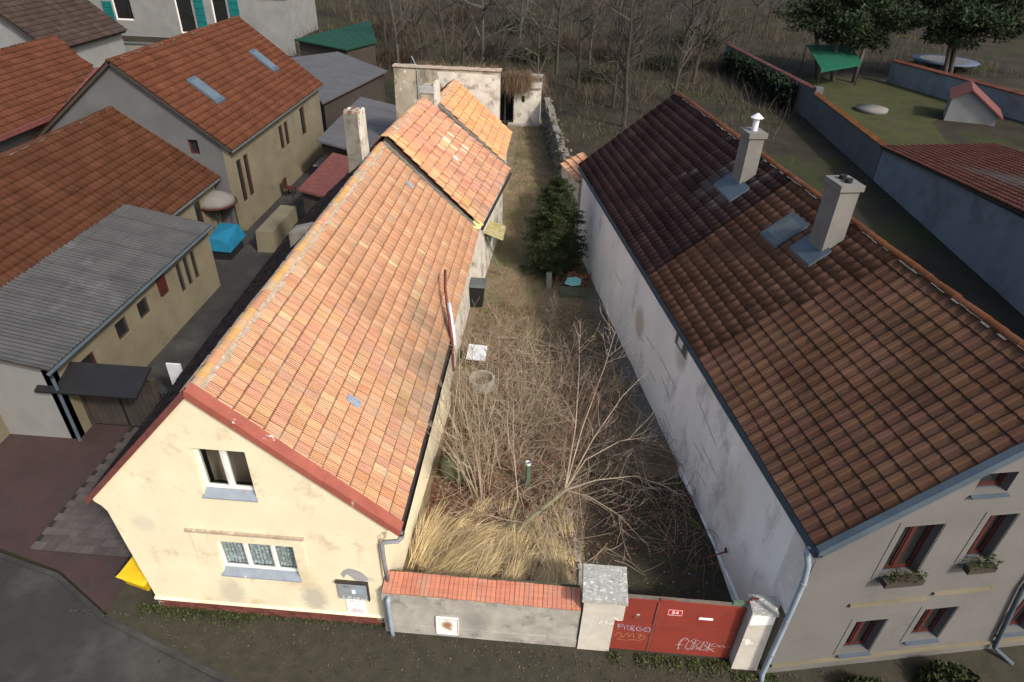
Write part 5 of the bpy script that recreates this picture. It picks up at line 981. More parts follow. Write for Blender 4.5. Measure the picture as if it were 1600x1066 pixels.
for k in range(30):
    p0 = a + (b - a) * k / 30 - nn * .25 + Z3 * 1.9; p1 = a + (b - a) * (k + .96) / 30 - nn * .25 + Z3 * 1.9; mb = MB(); mb.hexa([p0, p1, p1 + nn * 1.5, p0 + nn * 1.5], [p + Z3 * .08 for p in (p0, p1)] + [p + nn * 1.2 + Z3 * .22 for p in (p1, p0)], rng.choice([(.11, .04, .03), (.13, .05, .035)])); mb.build('coping_tile', 'tile_n', hwl)
ws = thing('white_garden_shed', 'little white garden shed with a dark red pitched roof on the lawn', 'shed', (43.2, 50, 0))
mb = MB(); XS = frame(43.6, 50.4, R_(-25)); mb.xf = XS; mb.prism([(-1.8, -1.9, -.1), (1.8, -1.9, -.1), (1.8, -1.9, .9), (-.6, -1.9, 2.5), (-1.8, -1.9, 1.9)], (0, 3.4, 0)); mb.build('wall', 'wwall', ws)
mb = MB(XS); mb.slab([(2.2, -2.2, .75), (2.2, 1.8, .75), (-.65, 1.8, 2.66), (-.65, -2.2, 2.66)], .1); mb.slab([(-2.0, 1.8, 1.85), (-2.0, -2.2, 1.85), (-.65, -2.2, 2.66), (-.65, 1.8, 2.66)], .1); mb.build('roof', 'reddark', ws)
gc = thing('green_canopy', 'small bright green canvas canopy on thin poles in front of the pines', 'canopy', (35.8, 63, 0))
cv_ = [(32.9, 57.2, 2.15), (38.2, 61.6, 2.15), (39.2, 68, 2.7), (34.3, 66.8, 2.7)]
mb = MB(); mb.slab(cv_, .06); mb.hexa([Vector(cv_[0]) - Z3 * .35, Vector(cv_[1]) - Z3 * .35, Vector(cv_[1]) - Z3 * .35 + Y3 * .03, Vector(cv_[0]) - Z3 * .35 + Y3 * .03], [Vector(cv_[0]) - Z3 * .07, Vector(cv_[1]) - Z3 * .07, Vector(cv_[1]) - Z3 * .07 + Y3 * .03, Vector(cv_[0]) - Z3 * .07 + Y3 * .03]); mb.build('canvas', 'greencloth', gc)
for p in cv_:
    mb = MB(); mb.tube([(p[0], p[1], -.1), (p[0], p[1], p[2] - .08)], .05, 6); mb.build('pole', 'black', gc)
st_ = MB(); st_.smooth = True; st_.tube([(36.0, 51.5, -.05), (36.0, 51.5, .25)], 1.3, 18); tag(st_.build('stone_disc', 'chim'), 'round pale stone slab lying on the lawn', 'slab')
tr = thing('trampoline', 'round trampoline with a blue-grey pad at the far right', 'trampoline', (52, 73, 0))
mb = MB(); mb.smooth = True; mb.tube([(52, 73, .75), (52, 73, .85)], 3.4, 24); mb.build('pad', 'trampblue', tr)
mb = MB(); mb.tube([(52, 73, .86), (52, 73, .87)], 2.6, 24); mb.build('mat', 'gwall', tr)
for k in range(6):
    mb = MB(); an = k * math.pi / 3; mb.tube([(52 + 3.3 * math.cos(an), 73 + 3.3 * math.sin(an), -.1), (52 + 3.3 * math.cos(an), 73 + 3.3 * math.sin(an), .75)], .05, 6); mb.build('leg', 'black', tr)
fr2 = thing('far_red_house', 'dark red-roofed house in the top right corner', 'house', (84, 112, 0))
mb = MB(); mb.box(72, 92, 104, 116, -.2, 4); mb.build('wall', 'darkwood', fr2); mb = MB(); mb.slab([(71, 103, 3.8), (93, 103, 3.8), (93, 110, 8.5), (71, 110, 8.5)], .2); mb.slab([(93, 117, 3.8), (71, 117, 3.8), (71, 110, 8.5), (93, 110, 8.5)], .2); mb.build('roof', 'redpave', fr2)
mb = MB(); mb.box(74, 77, 103.8, 104, .2, 2.6); mb.build('door', 'darkwood', fr2)

# ================================================================== YARD OBJECTS
def yz(x, y): return yard_z(x, y)
bn = thing('wheelie_bin', 'black wheeled bin with its lid shut beside the side wall', 'bin', (5.98, 13.9, yz(6, 13.9)))
z0 = yz(6, 13.9)
mb = MB(); mb.hexa([(5.74, 13.66, z0 + .02), (6.2, 13.66, z0 + .02), (6.2, 14.14, z0 + .02), (5.74, 14.14, z0 + .02)], [(5.66, 13.6, z0 + .95), (6.28, 13.6, z0 + .95), (6.28, 14.22, z0 + .95), (5.66, 14.22, z0 + .95)]); mb.build('body', 'black', bn)
mb = MB(); mb.hexa([(5.62, 13.56, z0 + .953), (6.32, 13.56, z0 + .953), (6.32, 14.28, z0 + .953), (5.62, 14.28, z0 + .953)], [(5.7, 13.62, z0 + 1.03), (6.24, 13.62, z0 + 1.03), (6.24, 14.2, z0 + 1.07), (5.7, 14.2, z0 + 1.07)]); mb.build('lid', 'darkgutter', bn)
for x in (5.74, 6.15):
    mb = MB(); mb.tube([(x, 14.2, z0 + .1), (x + .06, 14.2, z0 + .1)], .1, 10); mb.build('wheel', 'black', bn)
wr = thing('well_ring', 'grey concrete well ring standing in the brush by the side wall', 'well ring', (6.75, 8.6, .4))
mb = MB(); mb.smooth = False
vs = []; n = 20
for (r, z) in ((.44, .35), (.44, .78), (.36, .78), (.36, .4)): vs += [(6.75 + r * math.cos(2 * math.pi * j / n), 8.6 + r * math.sin(2 * math.pi * j / n), z) for j in range(n)]
mb.add(vs, [(k * n + j, k * n + (j + 1) % n, (k + 1) * n + (j + 1) % n, (k + 1) * n + j) for k in range(3) for j in range(n)]); mb.build('ring', 'concrete', wr)
mb = MB(); mb.tube([(6.75, 8.6, .5), (6.75, 8.6, .52)], .36, 16); mb.build('fill', 'yard', wr)
mb = MB(); mb.slab([(6.12, 9.35, .98), (6.78, 9.30, .98), (6.80, 10.0, 1.12), (6.14, 10.05, 1.12)], .04); tag(mb.build('loose_board', 'plastic_white'), 'pale scuffed panel lying on the brush behind the concrete well ring', 'panel')
cn = thing('mossy_canopy', 'small moss-stained corrugated canopy on the middle wing side wall', 'canopy', (6.4, 17.2, 0))
vs, fs = sheet_mesh(.9, 1.5, .15, .02); mb = MB(); A_ = Vector((6.75, 16.5, 2.05)); ux = Vector((0, 1, 0)); uy = Vector((-.93, 0, .36)).normalized(); uz = ux.cross(uy)
mb.add([A_ + ux * v[0] + uy * v[1] + uz * v[2] for v in vs], fs); mb.build('roof_sheet', 'mossy', cn)
mb = MB(); mb.tube([(6.08, 16.55, 2.2), (6.7, 16.5, .4)], .03, 6); mb.build('strut', 'greenpole', cn)
dp = thing('broken_downpipe', 'broken rusty downpipe leaning over the eave above the brush', 'pipe', (5.8, 7.5, 3))
mb = MB(); mb.smooth = True; mb.tube([(5.50, 9.3, 4.35), (5.62, 8.5, 4.15), (5.9, 7.4, 3.8), (6.05, 6.9, 3.4), (6.1, 6.7, 2.4)], .045, 7); mb.build('pipe', 'gateframe', dp)
mb = MB(); mb.smooth = True; mb.tube([(5.82, 7.9, 4.02), (6.04, 7.2, 3.6), (6.12, 6.9, 3.2)], .06, 7); mb.build('white_section', 'plastic_white', dp)
sp_ = thing('pipe_stub', 'upright mossy green pipe stub with an open white rim in the dry grass', 'pipe', (8.5, 4.3, .4))
mb = MB(); mb.smooth = True; mb.tube([(8.52, 4.15, .3), (8.50, 4.2, 1.35)], .075, 12, cap=False); mb.build('pipe', 'greenpole', sp_)
mb = MB(); mb.smooth = True; mb.tube([(8.5, 4.2, 1.30), (8.5, 4.2, 1.37)], .08, 12, cap=False); mb.tube([(8.5, 4.2, 1.37), (8.5, 4.2, 1.30)], .06, 12, cap=False); mb.build('rim', 'plastic_white', sp_)
mb = MB(); mb.tube([(8.5, 4.2, 1.2), (8.5, 4.2, 1.21)], .055, 10); mb.build('inside', 'black', sp_)
md = MB(); md.smooth = True; md.tube([(6.45, 4.5, .3), (6.45, 4.5, .85), (6.45, 4.5, .9)], [.42, .42, .36], 14); tag(md.build('mossy_drum', 'mossgreen'), 'squat moss-covered drum against the yellow side wall', 'drum')
# rubble heap by the spruce
rub = MB(); nrub = 0
rg2 = random.Random(99)
rubt = thing('rubble_heap', 'heap of red brick rubble at the foot of the spruce', 'rubble', (9.9, 16.4, .4))
for k in range(46):
    x = 9.85 + rg2.gauss(0, .38); y = 16.35 + rg2.gauss(0, .38); s = rg2.uniform(.05, .16); z = yz(x, y) + rg2.uniform(0, .12)
    place(smesh[k % 6], 'rubble_piece', Matrix.Translation((x, y, z)) @ Matrix.Rotation(rg2.uniform(0, 6), 4, Vector((1, .5, 1))) @ Matrix.Diagonal((s * 1.9, s * 1.3, s, 1)), rubt).active_material = None if False else smesh[k % 6].materials[0]
bme = bpy.data.meshes.new('brick_piece'); bm = bmesh.new(); bmesh.ops.create_cube(bm, size=1); bmesh.ops.scale(bm, vec=(.25, .14, .08), verts=bm.verts); bm.to_mesh(bme); bm.free(); bme.materials.append(MT['litter_red'])
for k in range(40):
    x = 9.9 + rg2.gauss(0, .35); y = 16.4 + rg2.gauss(0, .33)
    place(bme, 'brick_piece', Matrix.Translation((x, y, yz(x, y) + rg2.uniform(.05, .25))) @ Matrix.Rotation(rg2.uniform(0, 6), 4, Vector((rg2.random(), rg2.random(), 1))), rubt)
mb = MB(); mb.prism([(9.50, 15.75, .62), (9.8, 15.62, .60), (10.15, 15.7, .62), (10.2, 15.95, .70), (9.95, 16.1, .74), (9.6, 16.02, .70)], (0, .02, .06)); tag(mb.build('turquoise_slab', 'turq'), 'broken turquoise-painted slab in front of the brick rubble', 'slab')
mb = MB(); mb.hexa([(8.72, 15.5, .35), (8.95, 15.5, .35), (8.95, 15.6, .35), (8.72, 15.6, .35)], [(8.70, 15.9, 1.0), (8.92, 15.85, 1.05), (8.92, 15.95, 1.05), (8.70, 16.0, 1.0)]); tag(mb.build('white_slab', 'chim'), 'pale upright slab leaning left of the turquoise piece', 'slab')
mb = MB(); mb.slab([(9.3, 14.9, .60), (10.4, 14.9, .58), (10.35, 15.55, .62), (9.35, 15.5, .64)], .2); tag(mb.build('mossy_slab', 'mossgreen'), 'low mossy concrete slab in front of the turquoise piece', 'slab')
mb = MB(); mb.tube([(13.5, 2.1, .9), (13.05, 2.0, .75)], .02, 6); mb.tube([(13.5, 2.1, .88), (13.45, 2.08, 1.05)], .03, 6); tag(mb.build('rusty_bracket', 'gateframe'), 'small rusty bracket on the white wall above the drive', 'bracket')

# ================================================================== PLANTS
def wiggle(rg, s): return Vector((rg.gauss(0, s), rg.gauss(0, s), rg.gauss(0, s)))
def branch(mb, p, d, L, r, lvl, rg, k=4, up=.15, kids=(5, 4, 3), spread=.75, wob=.10, shrink=.52, rmin=.004):
    n = 5 if lvl < 2 else 4; pts = [p.copy()]; q = p.copy(); dd = d.normalized(); rad = [r]
    for i in range(n):
        dd = (dd + wiggle(rg, wob) + Vector((0, 0, up * .12))).normalized(); q = q + dd * (L / n); pts.append(q.copy()); rad.append(max(rmin * .7, r * (1 - .78 * (i + 1) / n)))
    mb.tube(pts, rad, max(3, k), cap=False)
    if lvl >= len(kids): return
    for c in range(kids[lvl]):
        t = rg.uniform(.25, 1) if lvl else rg.uniform(.3, 1); i = min(n - 1, int(t * n)); a = pts[i].lerp(pts[i + 1], t * n - i)
        ax = (pts[i + 1] - pts[i]).normalized(); side = (wiggle(rg, 1)); side = (side - ax * side.dot(ax)).normalized()
        branch(mb, a, (ax + side * rg.uniform(.5, 1) * spread), L * shrink * rg.uniform(.6, 1.15) * (1.15 - t * .4), max(rmin, r * .5 * (1.1 - t * .5)), lvl + 1, rg, 3, up, kids, spread, wob, shrink, rmin)
def shrub(name, label, x, y, n, h, spread, m, seed, lean=(0, 0), r=.02, kids=(6, 3), group=None, wide=.25, cat='shrub', rmin=.0055, wob=.09):
    rg = random.Random(seed); z = yz(x, y); t = thing(name, label, cat, (x, y, z), group); mb = MB()
    for k in range(n):
        a = rg.uniform(0, 6.28); d = Vector((math.cos(a) * spread * rg.random() + lean[0], math.sin(a) * spread * rg.random() + lean[1], 1))
        branch(mb, Vector((x + rg.gauss(0, wide), y + rg.gauss(0, wide), z - .05)), d, h * rg.uniform(.6, 1.05), r * rg.uniform(.6, 1.2), 0, rg, 4, .3, kids, .8, wob, .33, rmin)
    mb.build('stems', m, t); return t
shrub('bare_shrub', 'dense multi-stemmed bare shrub rising by the yellow side wall', 7.0, 3.9, 16, 3.7, .32, 'twig', 1, (-.02, .02), .022, (7, 3))
shrub('bare_shrub', 'tall bare thicket leaning over the eave beside the well ring', 6.55, 6.6, 18, 3.8, .30, 'twig', 2, (-.05, .0), .02, (7, 3), wide=.4)
shrub('bare_shrub', 'thin greyish bare shrub behind the green pipe stub', 7.9, 5.3, 9, 3.3, .30, 'twig', 3, (.02, .1), .017, (7, 3), wide=.35)
shrub('bare_shrub', 'reddish bare shrub with long upright shoots in mid yard', 9.6, 5.2, 8, 3.4, .34, 'twig_red', 4, (.1, .15), .019, (6, 3), wide=.3)
SAP = [(7.3, 9.2, 2.6), (8.1, 8.2, 2.9), (8.8, 7.2, 2.8), (7.6, 7.4, 3.0), (9.4, 8.6, 2.4), (8.4, 10.4, 2.2), (7.0, 11.4, 2.4), (10.1, 7.4, 2.3), (8.9, 12.6, 1.8), (7.7, 13.4, 1.9), (9.9, 11.0, 1.7), (8.0, 6.3, 3.0)]
ORD0 = 'leftmost second third fourth fifth sixth seventh'.split()
for i, (x, y, h) in enumerate(SAP):
    row = [p for p in SAP if (p[1] < 8.4) == (y < 8.4)]; k_ = sorted(p[0] for p in row).index(x)
    shrub('bare_sapling', ('reddish' if i % 3 == 0 else 'pale') + ' thin bare sapling, ' + (ORD0[k_] if k_ == 0 else ORD0[k_] + ' from the left') + (' in the brush nearer the street' if y < 8.4 else ' in the brown grass farther up the yard'), x, y, 3, h, .16, 'twig' if i % 3 else 'twig_red', 60 + i, (0, 0), .012, (6, 2), group='thin bare saplings in the yard', wide=.12, cat='sapling')
# leaning small tree with mossy trunk
t = thing('leaning_tree', 'small leaning bare tree with a mossy forked trunk above the dry grass', 'tree', (8.2, 2.4, .4)); rg = random.Random(14)
mb = MB(); mb.smooth = True; mb.tube([(8.1, 2.35, .3), (8.35, 2.5, .62), (8.75, 2.75, .95), (9.2, 3.05, 1.2), (9.55, 3.3, 1.4)], [.085, .075, .065, .055, .045], 8); mb.tube([(8.2, 2.4, .45), (8.15, 2.7, .9), (8.3, 2.95, 1.3)], [.06, .045, .03], 7); mb.build('trunk', 'mossbark', t)
mb = MB(); F1 = Vector((9.5, 3.28, 1.38))
def limb(pts, r, seed, n=10, L=1.0, kids=(3,)):
    rg = random.Random(seed); P = [Vector(p) for p in pts]; m_ = len(P)
    mb.tube(P, [r * (1 - .8 * i / (m_ - 1)) for i in range(m_)], 5, cap=False)
    for k in range(n):
        t_ = rg.uniform(.15, .98) * (m_ - 1); i = min(m_ - 2, int(t_)); a = P[i].lerp(P[i + 1], t_ - i); ax = (P[i + 1] - P[i]).normalized(); s = wiggle(rg, 1); s = (s - ax * s.dot(ax)).normalized()
        branch(mb, a, ax * .8 + s * .7 + Vector((0, 0, .15)), L * rg.uniform(.4, 1.1), r * .38, 0, rg, 3, .3, kids, .8, .1, .5, .0055)
limb([F1, (10.2, 4.6, 2.0), (11.0, 5.8, 2.6), (11.72, 6.35, 3.2)], .022, 1)
limb([F1, (9.9, 4.8, 2.2), (10.5, 6.6, 3.0), (10.8, 7.6, 3.6)], .021, 2)
limb([F1, (9.7, 4.6, 2.4), (9.75, 6.2, 3.2), (9.7, 6.9, 3.8)], .02, 3)
limb([F1, (10.3, 3.5, 1.6), (11.3, 3.6, 1.75), (12.2, 3.3, 1.7)], .02, 4, 14)
limb([F1, (10.1, 3.0, 1.5), (10.8, 2.6, 1.4), (11.5, 2.0, 1.1)], .018, 5, 14)
limb([F1, (10.0, 3.9, 1.9), (10.9, 4.4, 2.2), (11.9, 4.6, 2.3)], .02, 6, 12)
limb([(8.3, 2.95, 1.3), (8.1, 3.8, 2.2), (8.0, 4.7, 3.0)], .018, 7, 10)
limb([(8.9, 2.85, 1.05), (9.0, 2.4, 1.5), (9.1, 1.7, 1.6), (9.0, 1.0, 1.3)], .018, 8, 9)
limb([(8.5, 2.6, .8), (8.1, 2.2, 1.3), (7.5, 2.1, 1.6)], .016, 9, 8)
mb.build('branches', 'twig', t)
# bramble along the white wall
rg = random.Random(77); t = thing('bramble', 'tangled reddish bramble heap against the white wall', 'bramble', (12.7, 3.6, .4)); mb = MB()
for k in range(170):
    y = rg.uniform(2.2, 6.6); x = wall_x(y) - rg.uniform(.05, 1.5 - .12 * abs(y - 4)); a = rg.uniform(0, 6.28); L = rg.uniform(.6, 1.5); d = Vector((math.cos(a) * .7 - .25, math.sin(a) * .7 - .1, .9)); q = Vector((x, y, yz(x, y))); pts = [q.copy()]
    for i in range(5): d = (d + wiggle(rg, .15) + Vector((0, 0, -.34))).normalized(); q = q + d * L / 5; q.z = max(q.z, yz(q.x, q.y) + .02); q.x = min(q.x, wall_x(q.y) - .02); pts.append(q.copy())
    mb.tube(pts, [.009, .009, .008, .007, .005, .004], 3, cap=False)
mb.build('canes', 'twig_red', t)
rg = random.Random(78); t = thing('brushwood', 'low tangle of dead twigs lying across the middle of the yard', 'brushwood', (9, 5.5, .4)); mb = MB()
for k in range(780):
    x = rg.uniform(6.2, 12.2); y = rg.uniform(1.6, 11.5)
    if x > 10.1 and y < 3.8 and rg.random() < .8: continue; 
    if x > wall_x(y) - .3: continue
    a = rg.uniform(0, 6.28); L = rg.uniform(.5, 1.5); d = Vector((math.cos(a), math.sin(a), rg.uniform(.0, .5))); q = Vector((x, y, yz(x, y) + rg.uniform(0, .25))); pts = [q.copy()]
    for i in range(3): d = (d + wiggle(rg, .14)).normalized(); q = q + d * L / 3; q.z = max(q.z, yz(q.x, q.y) + .02); pts.append(q.copy())
    mb.tube(pts, [.008, .007, .006, .004], 3, cap=False)
mb.build('twigs', 'twig', t)

def blades(name, P, D, L, W, droop, C, m='blade', seg=3, parent=None):
    """curved tapering blades; P base, D unit heading (n,3), droop pulls the tip down"""
    n = len(P); P = np.asarray(P); D = np.asarray(D); L = np.asarray(L)[:, None]; Wd = np.asarray(W)[:, None]; dr = np.asarray(droop)[:, None]
    side = np.cross(D, np.array([0, 0, 1.])); side += nr.normal(0, .25, side.shape); side /= np.linalg.norm(side, axis=1)[:, None] + 1e-9
    rows = []
    for i in range(seg + 1):
        t = i / seg; c = P + D * L * t; c = c + np.array([0, 0, -1.]) * dr * L * t * t; wd = Wd * (1 - .85 * t); rows += [c - side * wd / 2, c + side * wd / 2]
    V = np.stack(rows, 1).reshape(-1, 3); k = 2 * (seg + 1); b = np.arange(n)[:, None] * k
    F = np.stack([np.concatenate([b + 2 * i, b + 2 * i + 1, b + 2 * i + 3, b + 2 * i + 2], 1) for i in range(seg)], 1).reshape(-1, 4)
    return stuff(quads_np(name, V, F, np.repeat(np.asarray(C), seg, 0), m, parent))
yzv = lambda X, Y: np.array([yard_z(float(a), float(b)) for a, b in zip(X, Y)])
# combed tussocks of long straw
PP = []; DD = []; LL = []; WW = []; DR = []; CC = []
tuss = [(8.3, 1.9, 80, 1.5), (9.1, 2.0, 110, 1.5), (7.5, 1.8, 55, 1.7), (9.5, 1.3, 130, 1.4), (8.9, 2.8, 95, 1.2), (7.0, 1.9, 40, 1.8), (5.95, 1.35, 70, 1.9), (6.0, 1.8, 60, 1.9), (6.3, 1.05, 40, 1.7), (6.6, 1.0, 45, 1.6), (6.0, 2.3, 65, 1.5), (6.7, 1.6, 35, 1.6), (7.1, 1.3, 30, 1.5), (6.5, 2.2, 55, 1.3), (7.4, .95, 50, 1.2), (7.8, 1.5, 60, 1.3), (7.1, 2.3, 40, 1.2), (8.2, .95, 60, 1.2), (8.6, 1.5, 75, 1.2), (9.0, .95, 85, 1.1), (9.4, 1.2, 95, 1.2), (9.65, 1.8, 110, 1.1), (9.6, 2.6, 120, 1.0), (8.7, 2.2, 80, 1.0), (7.2, 3.0, 60, .9), (8.0, 3.1, 100, .8), (9.3, 3.3, 90, .8), (7.7, 2.3, 20, 1.1), (6.1, .75, 30, 1.2), (8.9, .6, 45, .9), (9.7, .8, 100, .9)]
for (x, y, hd, L) in tuss:
    n = 330; ph = math.radians(hd + rng.uniform(-22, 22)) + nr.normal(0, .22, n); el = np.radians(nr.uniform(10, 52, n))
    px = x + nr.normal(0, .11, n); py = np.maximum(.36, y + nr.normal(0, .11, n)); px = np.maximum(px, 5.72)
    PP.append(np.c_[px, py, np.full(n, .34)]); DD.append(np.c_[np.cos(ph) * np.cos(el), np.sin(ph) * np.cos(el), np.sin(el)]); LL.append(L * nr.uniform(.35, 1.15, n) * rng.uniform(.75, 1.2)); WW.append(nr.uniform(.007, .018, n)); DR.append(nr.uniform(.35, .7, n))
    c = np.array([.84, .66, .40]) * nr.uniform(.40, 1.15, (n, 1)) * rng.uniform(.75, 1.1); c[:, 2] *= nr.uniform(.75, 1.1, n); CC.append(c)
blades('tall_dry_grass', np.vstack(PP), np.vstack(DD), np.concatenate(LL), np.concatenate(WW), np.concatenate(DR), np.vstack(CC), seg=5)
# dead pale stalks filling the front half of the yard
n = 7500; Y = 1.2 + 8.5 * nr.rand(n) ** 1.1; X = 6.1 + nr.rand(n) * (np.minimum(np.array([wall_x(a) for a in Y]) - .5, 11.9 - .25 * Y * 0) - 6.1); ok_ = np.array([rng.random() < max(.12, min(1, .55 + fbm(a, b, .7))) * (.08 if (a > 10.0 and b < 4.2) else 1) for a, b in zip(X, Y)]); X, Y = X[ok_], Y[ok_]; n = len(X)
ph = nr.uniform(0, 6.28, n); el = np.radians(nr.uniform(20, 85, n))
blades('dead_stalks', np.c_[X, Y, yzv(X, Y)], np.c_[np.cos(ph) * np.cos(el), np.sin(ph) * np.cos(el), np.sin(el)], nr.uniform(.3, 1.15, n), nr.uniform(.005, .010, n), nr.uniform(.0, .45, n), np.array([.46, .36, .24]) * nr.uniform(.45, 1.15, (n, 1)), seg=3)
# short dry turf over the whole yard
def scatter(n, y0, y1, dens):
    Y = y0 + (y1 - y0) * nr.rand(n) ** 1.15; U = nr.rand(n); xr_ = np.array([right_x(a) for a in Y]); X0 = np.where(Y < 8, 5.95, np.where(Y < 14.6, 5.75, 6.3)); X = X0 + (xr_ - X0) * U
    keep = np.array([rng.random() < dens(a, b) for a, b in zip(X, Y)]); return X[keep], Y[keep]
def d_turf(x, y):
    if y < 5.5 and x > 9.95: return .10
    if y < 4: return .25
    return .35 + .65 * max(0, min(1, .5 + fbm(x, y, .55)))
X, Y = scatter(80000, .5, 37.5, d_turf); n = len(X); ph = nr.uniform(0, 6.28, n); el = np.radians(nr.uniform(25, 75, n))
g = np.clip(.5 + np.array([fbm(a, b, .45) for a, b in zip(X, Y)]) * 1.1, 0, 1)[:, None]
C = (np.array([.42, .32, .20]) * (1 - g) + np.array([.24, .23, .105]) * g) * nr.uniform(.55, 1.15, (n, 1))
blades('dry_turf', np.c_[X, Y, yzv(X, Y) - .01], np.c_[np.cos(ph) * np.cos(el), np.sin(ph) * np.cos(el), np.sin(el)], nr.uniform(.08, .24, n), nr.uniform(.006, .014, n) * (1 + Y / 25), nr.uniform(.1, .6, n), C, seg=2)
# green moss and weeds on the drive
Y = nr.uniform(.1, 5.6, 9000); X = 9.9 + nr.rand(9000) * (np.array([wall_x(a) for a in Y]) - 9.95); kp = np.array([fbm(a, b, 1.1) > -.05 for a, b in zip(X, Y)]); X, Y = X[kp], Y[kp]; n = len(X); ph = nr.uniform(0, 6.28, n); el = np.radians(nr.uniform(15, 60, n))
blades('drive_weeds', np.c_[X, Y, yzv(X, Y)], np.c_[np.cos(ph) * np.cos(el), np.sin(ph) * np.cos(el), np.sin(el)], nr.uniform(.03, .09, n), nr.uniform(.008, .02, n), nr.uniform(.1, .5, n), np.array([.075, .085, .03]) * nr.uniform(.5, 1.3, (n, 1)), seg=2)
def leaves(name, X, Y, Zs, size, C, flat=.35, parent=None, Zarr=None, m='leaf'):
    n = len(X); a = nr.uniform(0, 6.28, n); c = np.c_[X, Y, Zs]; t = nr.normal(0, flat, (n, 2))
    u = np.c_[np.cos(a), np.sin(a), t[:, 0]] * size[:, None]; v = np.c_[-np.sin(a), np.cos(a), t[:, 1]] * size[:, None] * .6
    V = np.stack([c - u, c - v * .9, c + u, c + v * .9], 1).reshape(-1, 3); F = np.arange(4 * n).reshape(n, 4)
    return stuff(quads_np(name, V, F, C, m, parent))
n = 14000; X = np.clip(nr.normal(7.5, 1.2, n), 5.95, 11); Y = np.clip(nr.normal(3.0, 1.7, n), .45, 9); k = nr.rand(n) < .35
X[k] = nr.uniform(6, 11.5, k.sum()); Y[k] = nr.uniform(2, 14, k.sum()); kp = X < np.array([wall_x(b) for b in Y]) - .1; X, Y = X[kp], Y[kp]; n = len(X)
leaves('fallen_leaves', X, Y, yzv(X, Y) + nr.uniform(.01, .07, n), nr.uniform(.025, .055, n), np.array([.17, .075, .05]) * nr.uniform(.4, 1.4, (n, 1)))
# litter stones on the drive
X = nr.uniform(9.8, 13.2, 500); Y = nr.uniform(.1, 5.5, 500); kp = X < np.array([wall_x(b) for b in Y]) - .15; X, Y = X[kp], Y[kp]; n = len(X)
leaves('grit', X, Y, yzv(X, Y) + .03, nr.uniform(.01, .03, n), np.array([.32, .30, .27]) * nr.uniform(.4, 1.3, (n, 1)))
# litter along the street edge
n = 2600; X = nr.uniform(-2, 19, n); Y = -.25 - np.abs(nr.normal(0, .6, n)); Y = np.maximum(Y, -2.6); kp = (X > .2) | (Y > -.4); X, Y = X[kp], Y[kp]; n = len(X)
leaves('street_litter', X, Y, np.full(n, .008), nr.uniform(.008, .03, n), np.array([.10, .08, .058]) * nr.uniform(.3, 1.4, (n, 1)), .3)
# weeds at the wall foot
n = 2600; X = nr.uniform(-.35, 5.6, n); kp = nr.rand(n) < np.where(X < 2.6, 1, .22); X = X[kp]; n = len(X); Y = -.03 - np.abs(nr.normal(0, .13, n)) * np.where(X < 2.4, 1.2, .6)
leaves('verge_weeds', X, Y, nr.uniform(.0, .08, n), nr.uniform(.012, .03, n), np.array([.060, .075, .026]) * nr.uniform(.45, 1.4, (n, 1)), 1.0)
n = 2200; X = nr.uniform(10.6, 14.3, n); Y = -.22 - np.abs(nr.normal(0, .16, n)); Y = np.where(X > 13.3, Y - .22, Y); kp = np.array([fbm(a, 3, 1.4) > -.25 for a in X]); X, Y = X[kp], Y[kp]; n = len(X)
leaves('gate_weeds', X, Y, nr.uniform(-.01, .06, n), nr.uniform(.012, .03, n), np.array([.075, .09, .032]) * nr.uniform(.45, 1.4, (n, 1)), 1.0)
for i, (u, r_, lab) in enumerate(((1.9, .55, 'low dark evergreen bush at the foot of the neighbour facade, nearest the corner'), (3.9, .7, 'wider dark evergreen bush under the second ground-floor window of the neighbour'))):
    p = XF @ Vector((u, -.75, 0)); n = 1600; q = nr.normal(0, 1, (n, 3)); q /= np.linalg.norm(q, axis=1)[:, None]; q *= nr.uniform(.6, 1.05, (n, 1)); q[:, 2] = np.abs(q[:, 2]); q = q * np.array([r_, r_ * .7, r_ * .8]) + np.array(p)
    tt = thing('bush', lab, 'bush', tuple(p)); o = leaves('foliage', q[:, 0], q[:, 1], q[:, 2], nr.uniform(.03, .06, n), np.array([.04, .05, .02]) * nr.uniform(.5, 1.4, (n, 1)), 1.2, parent=tt)
    del o['kind']
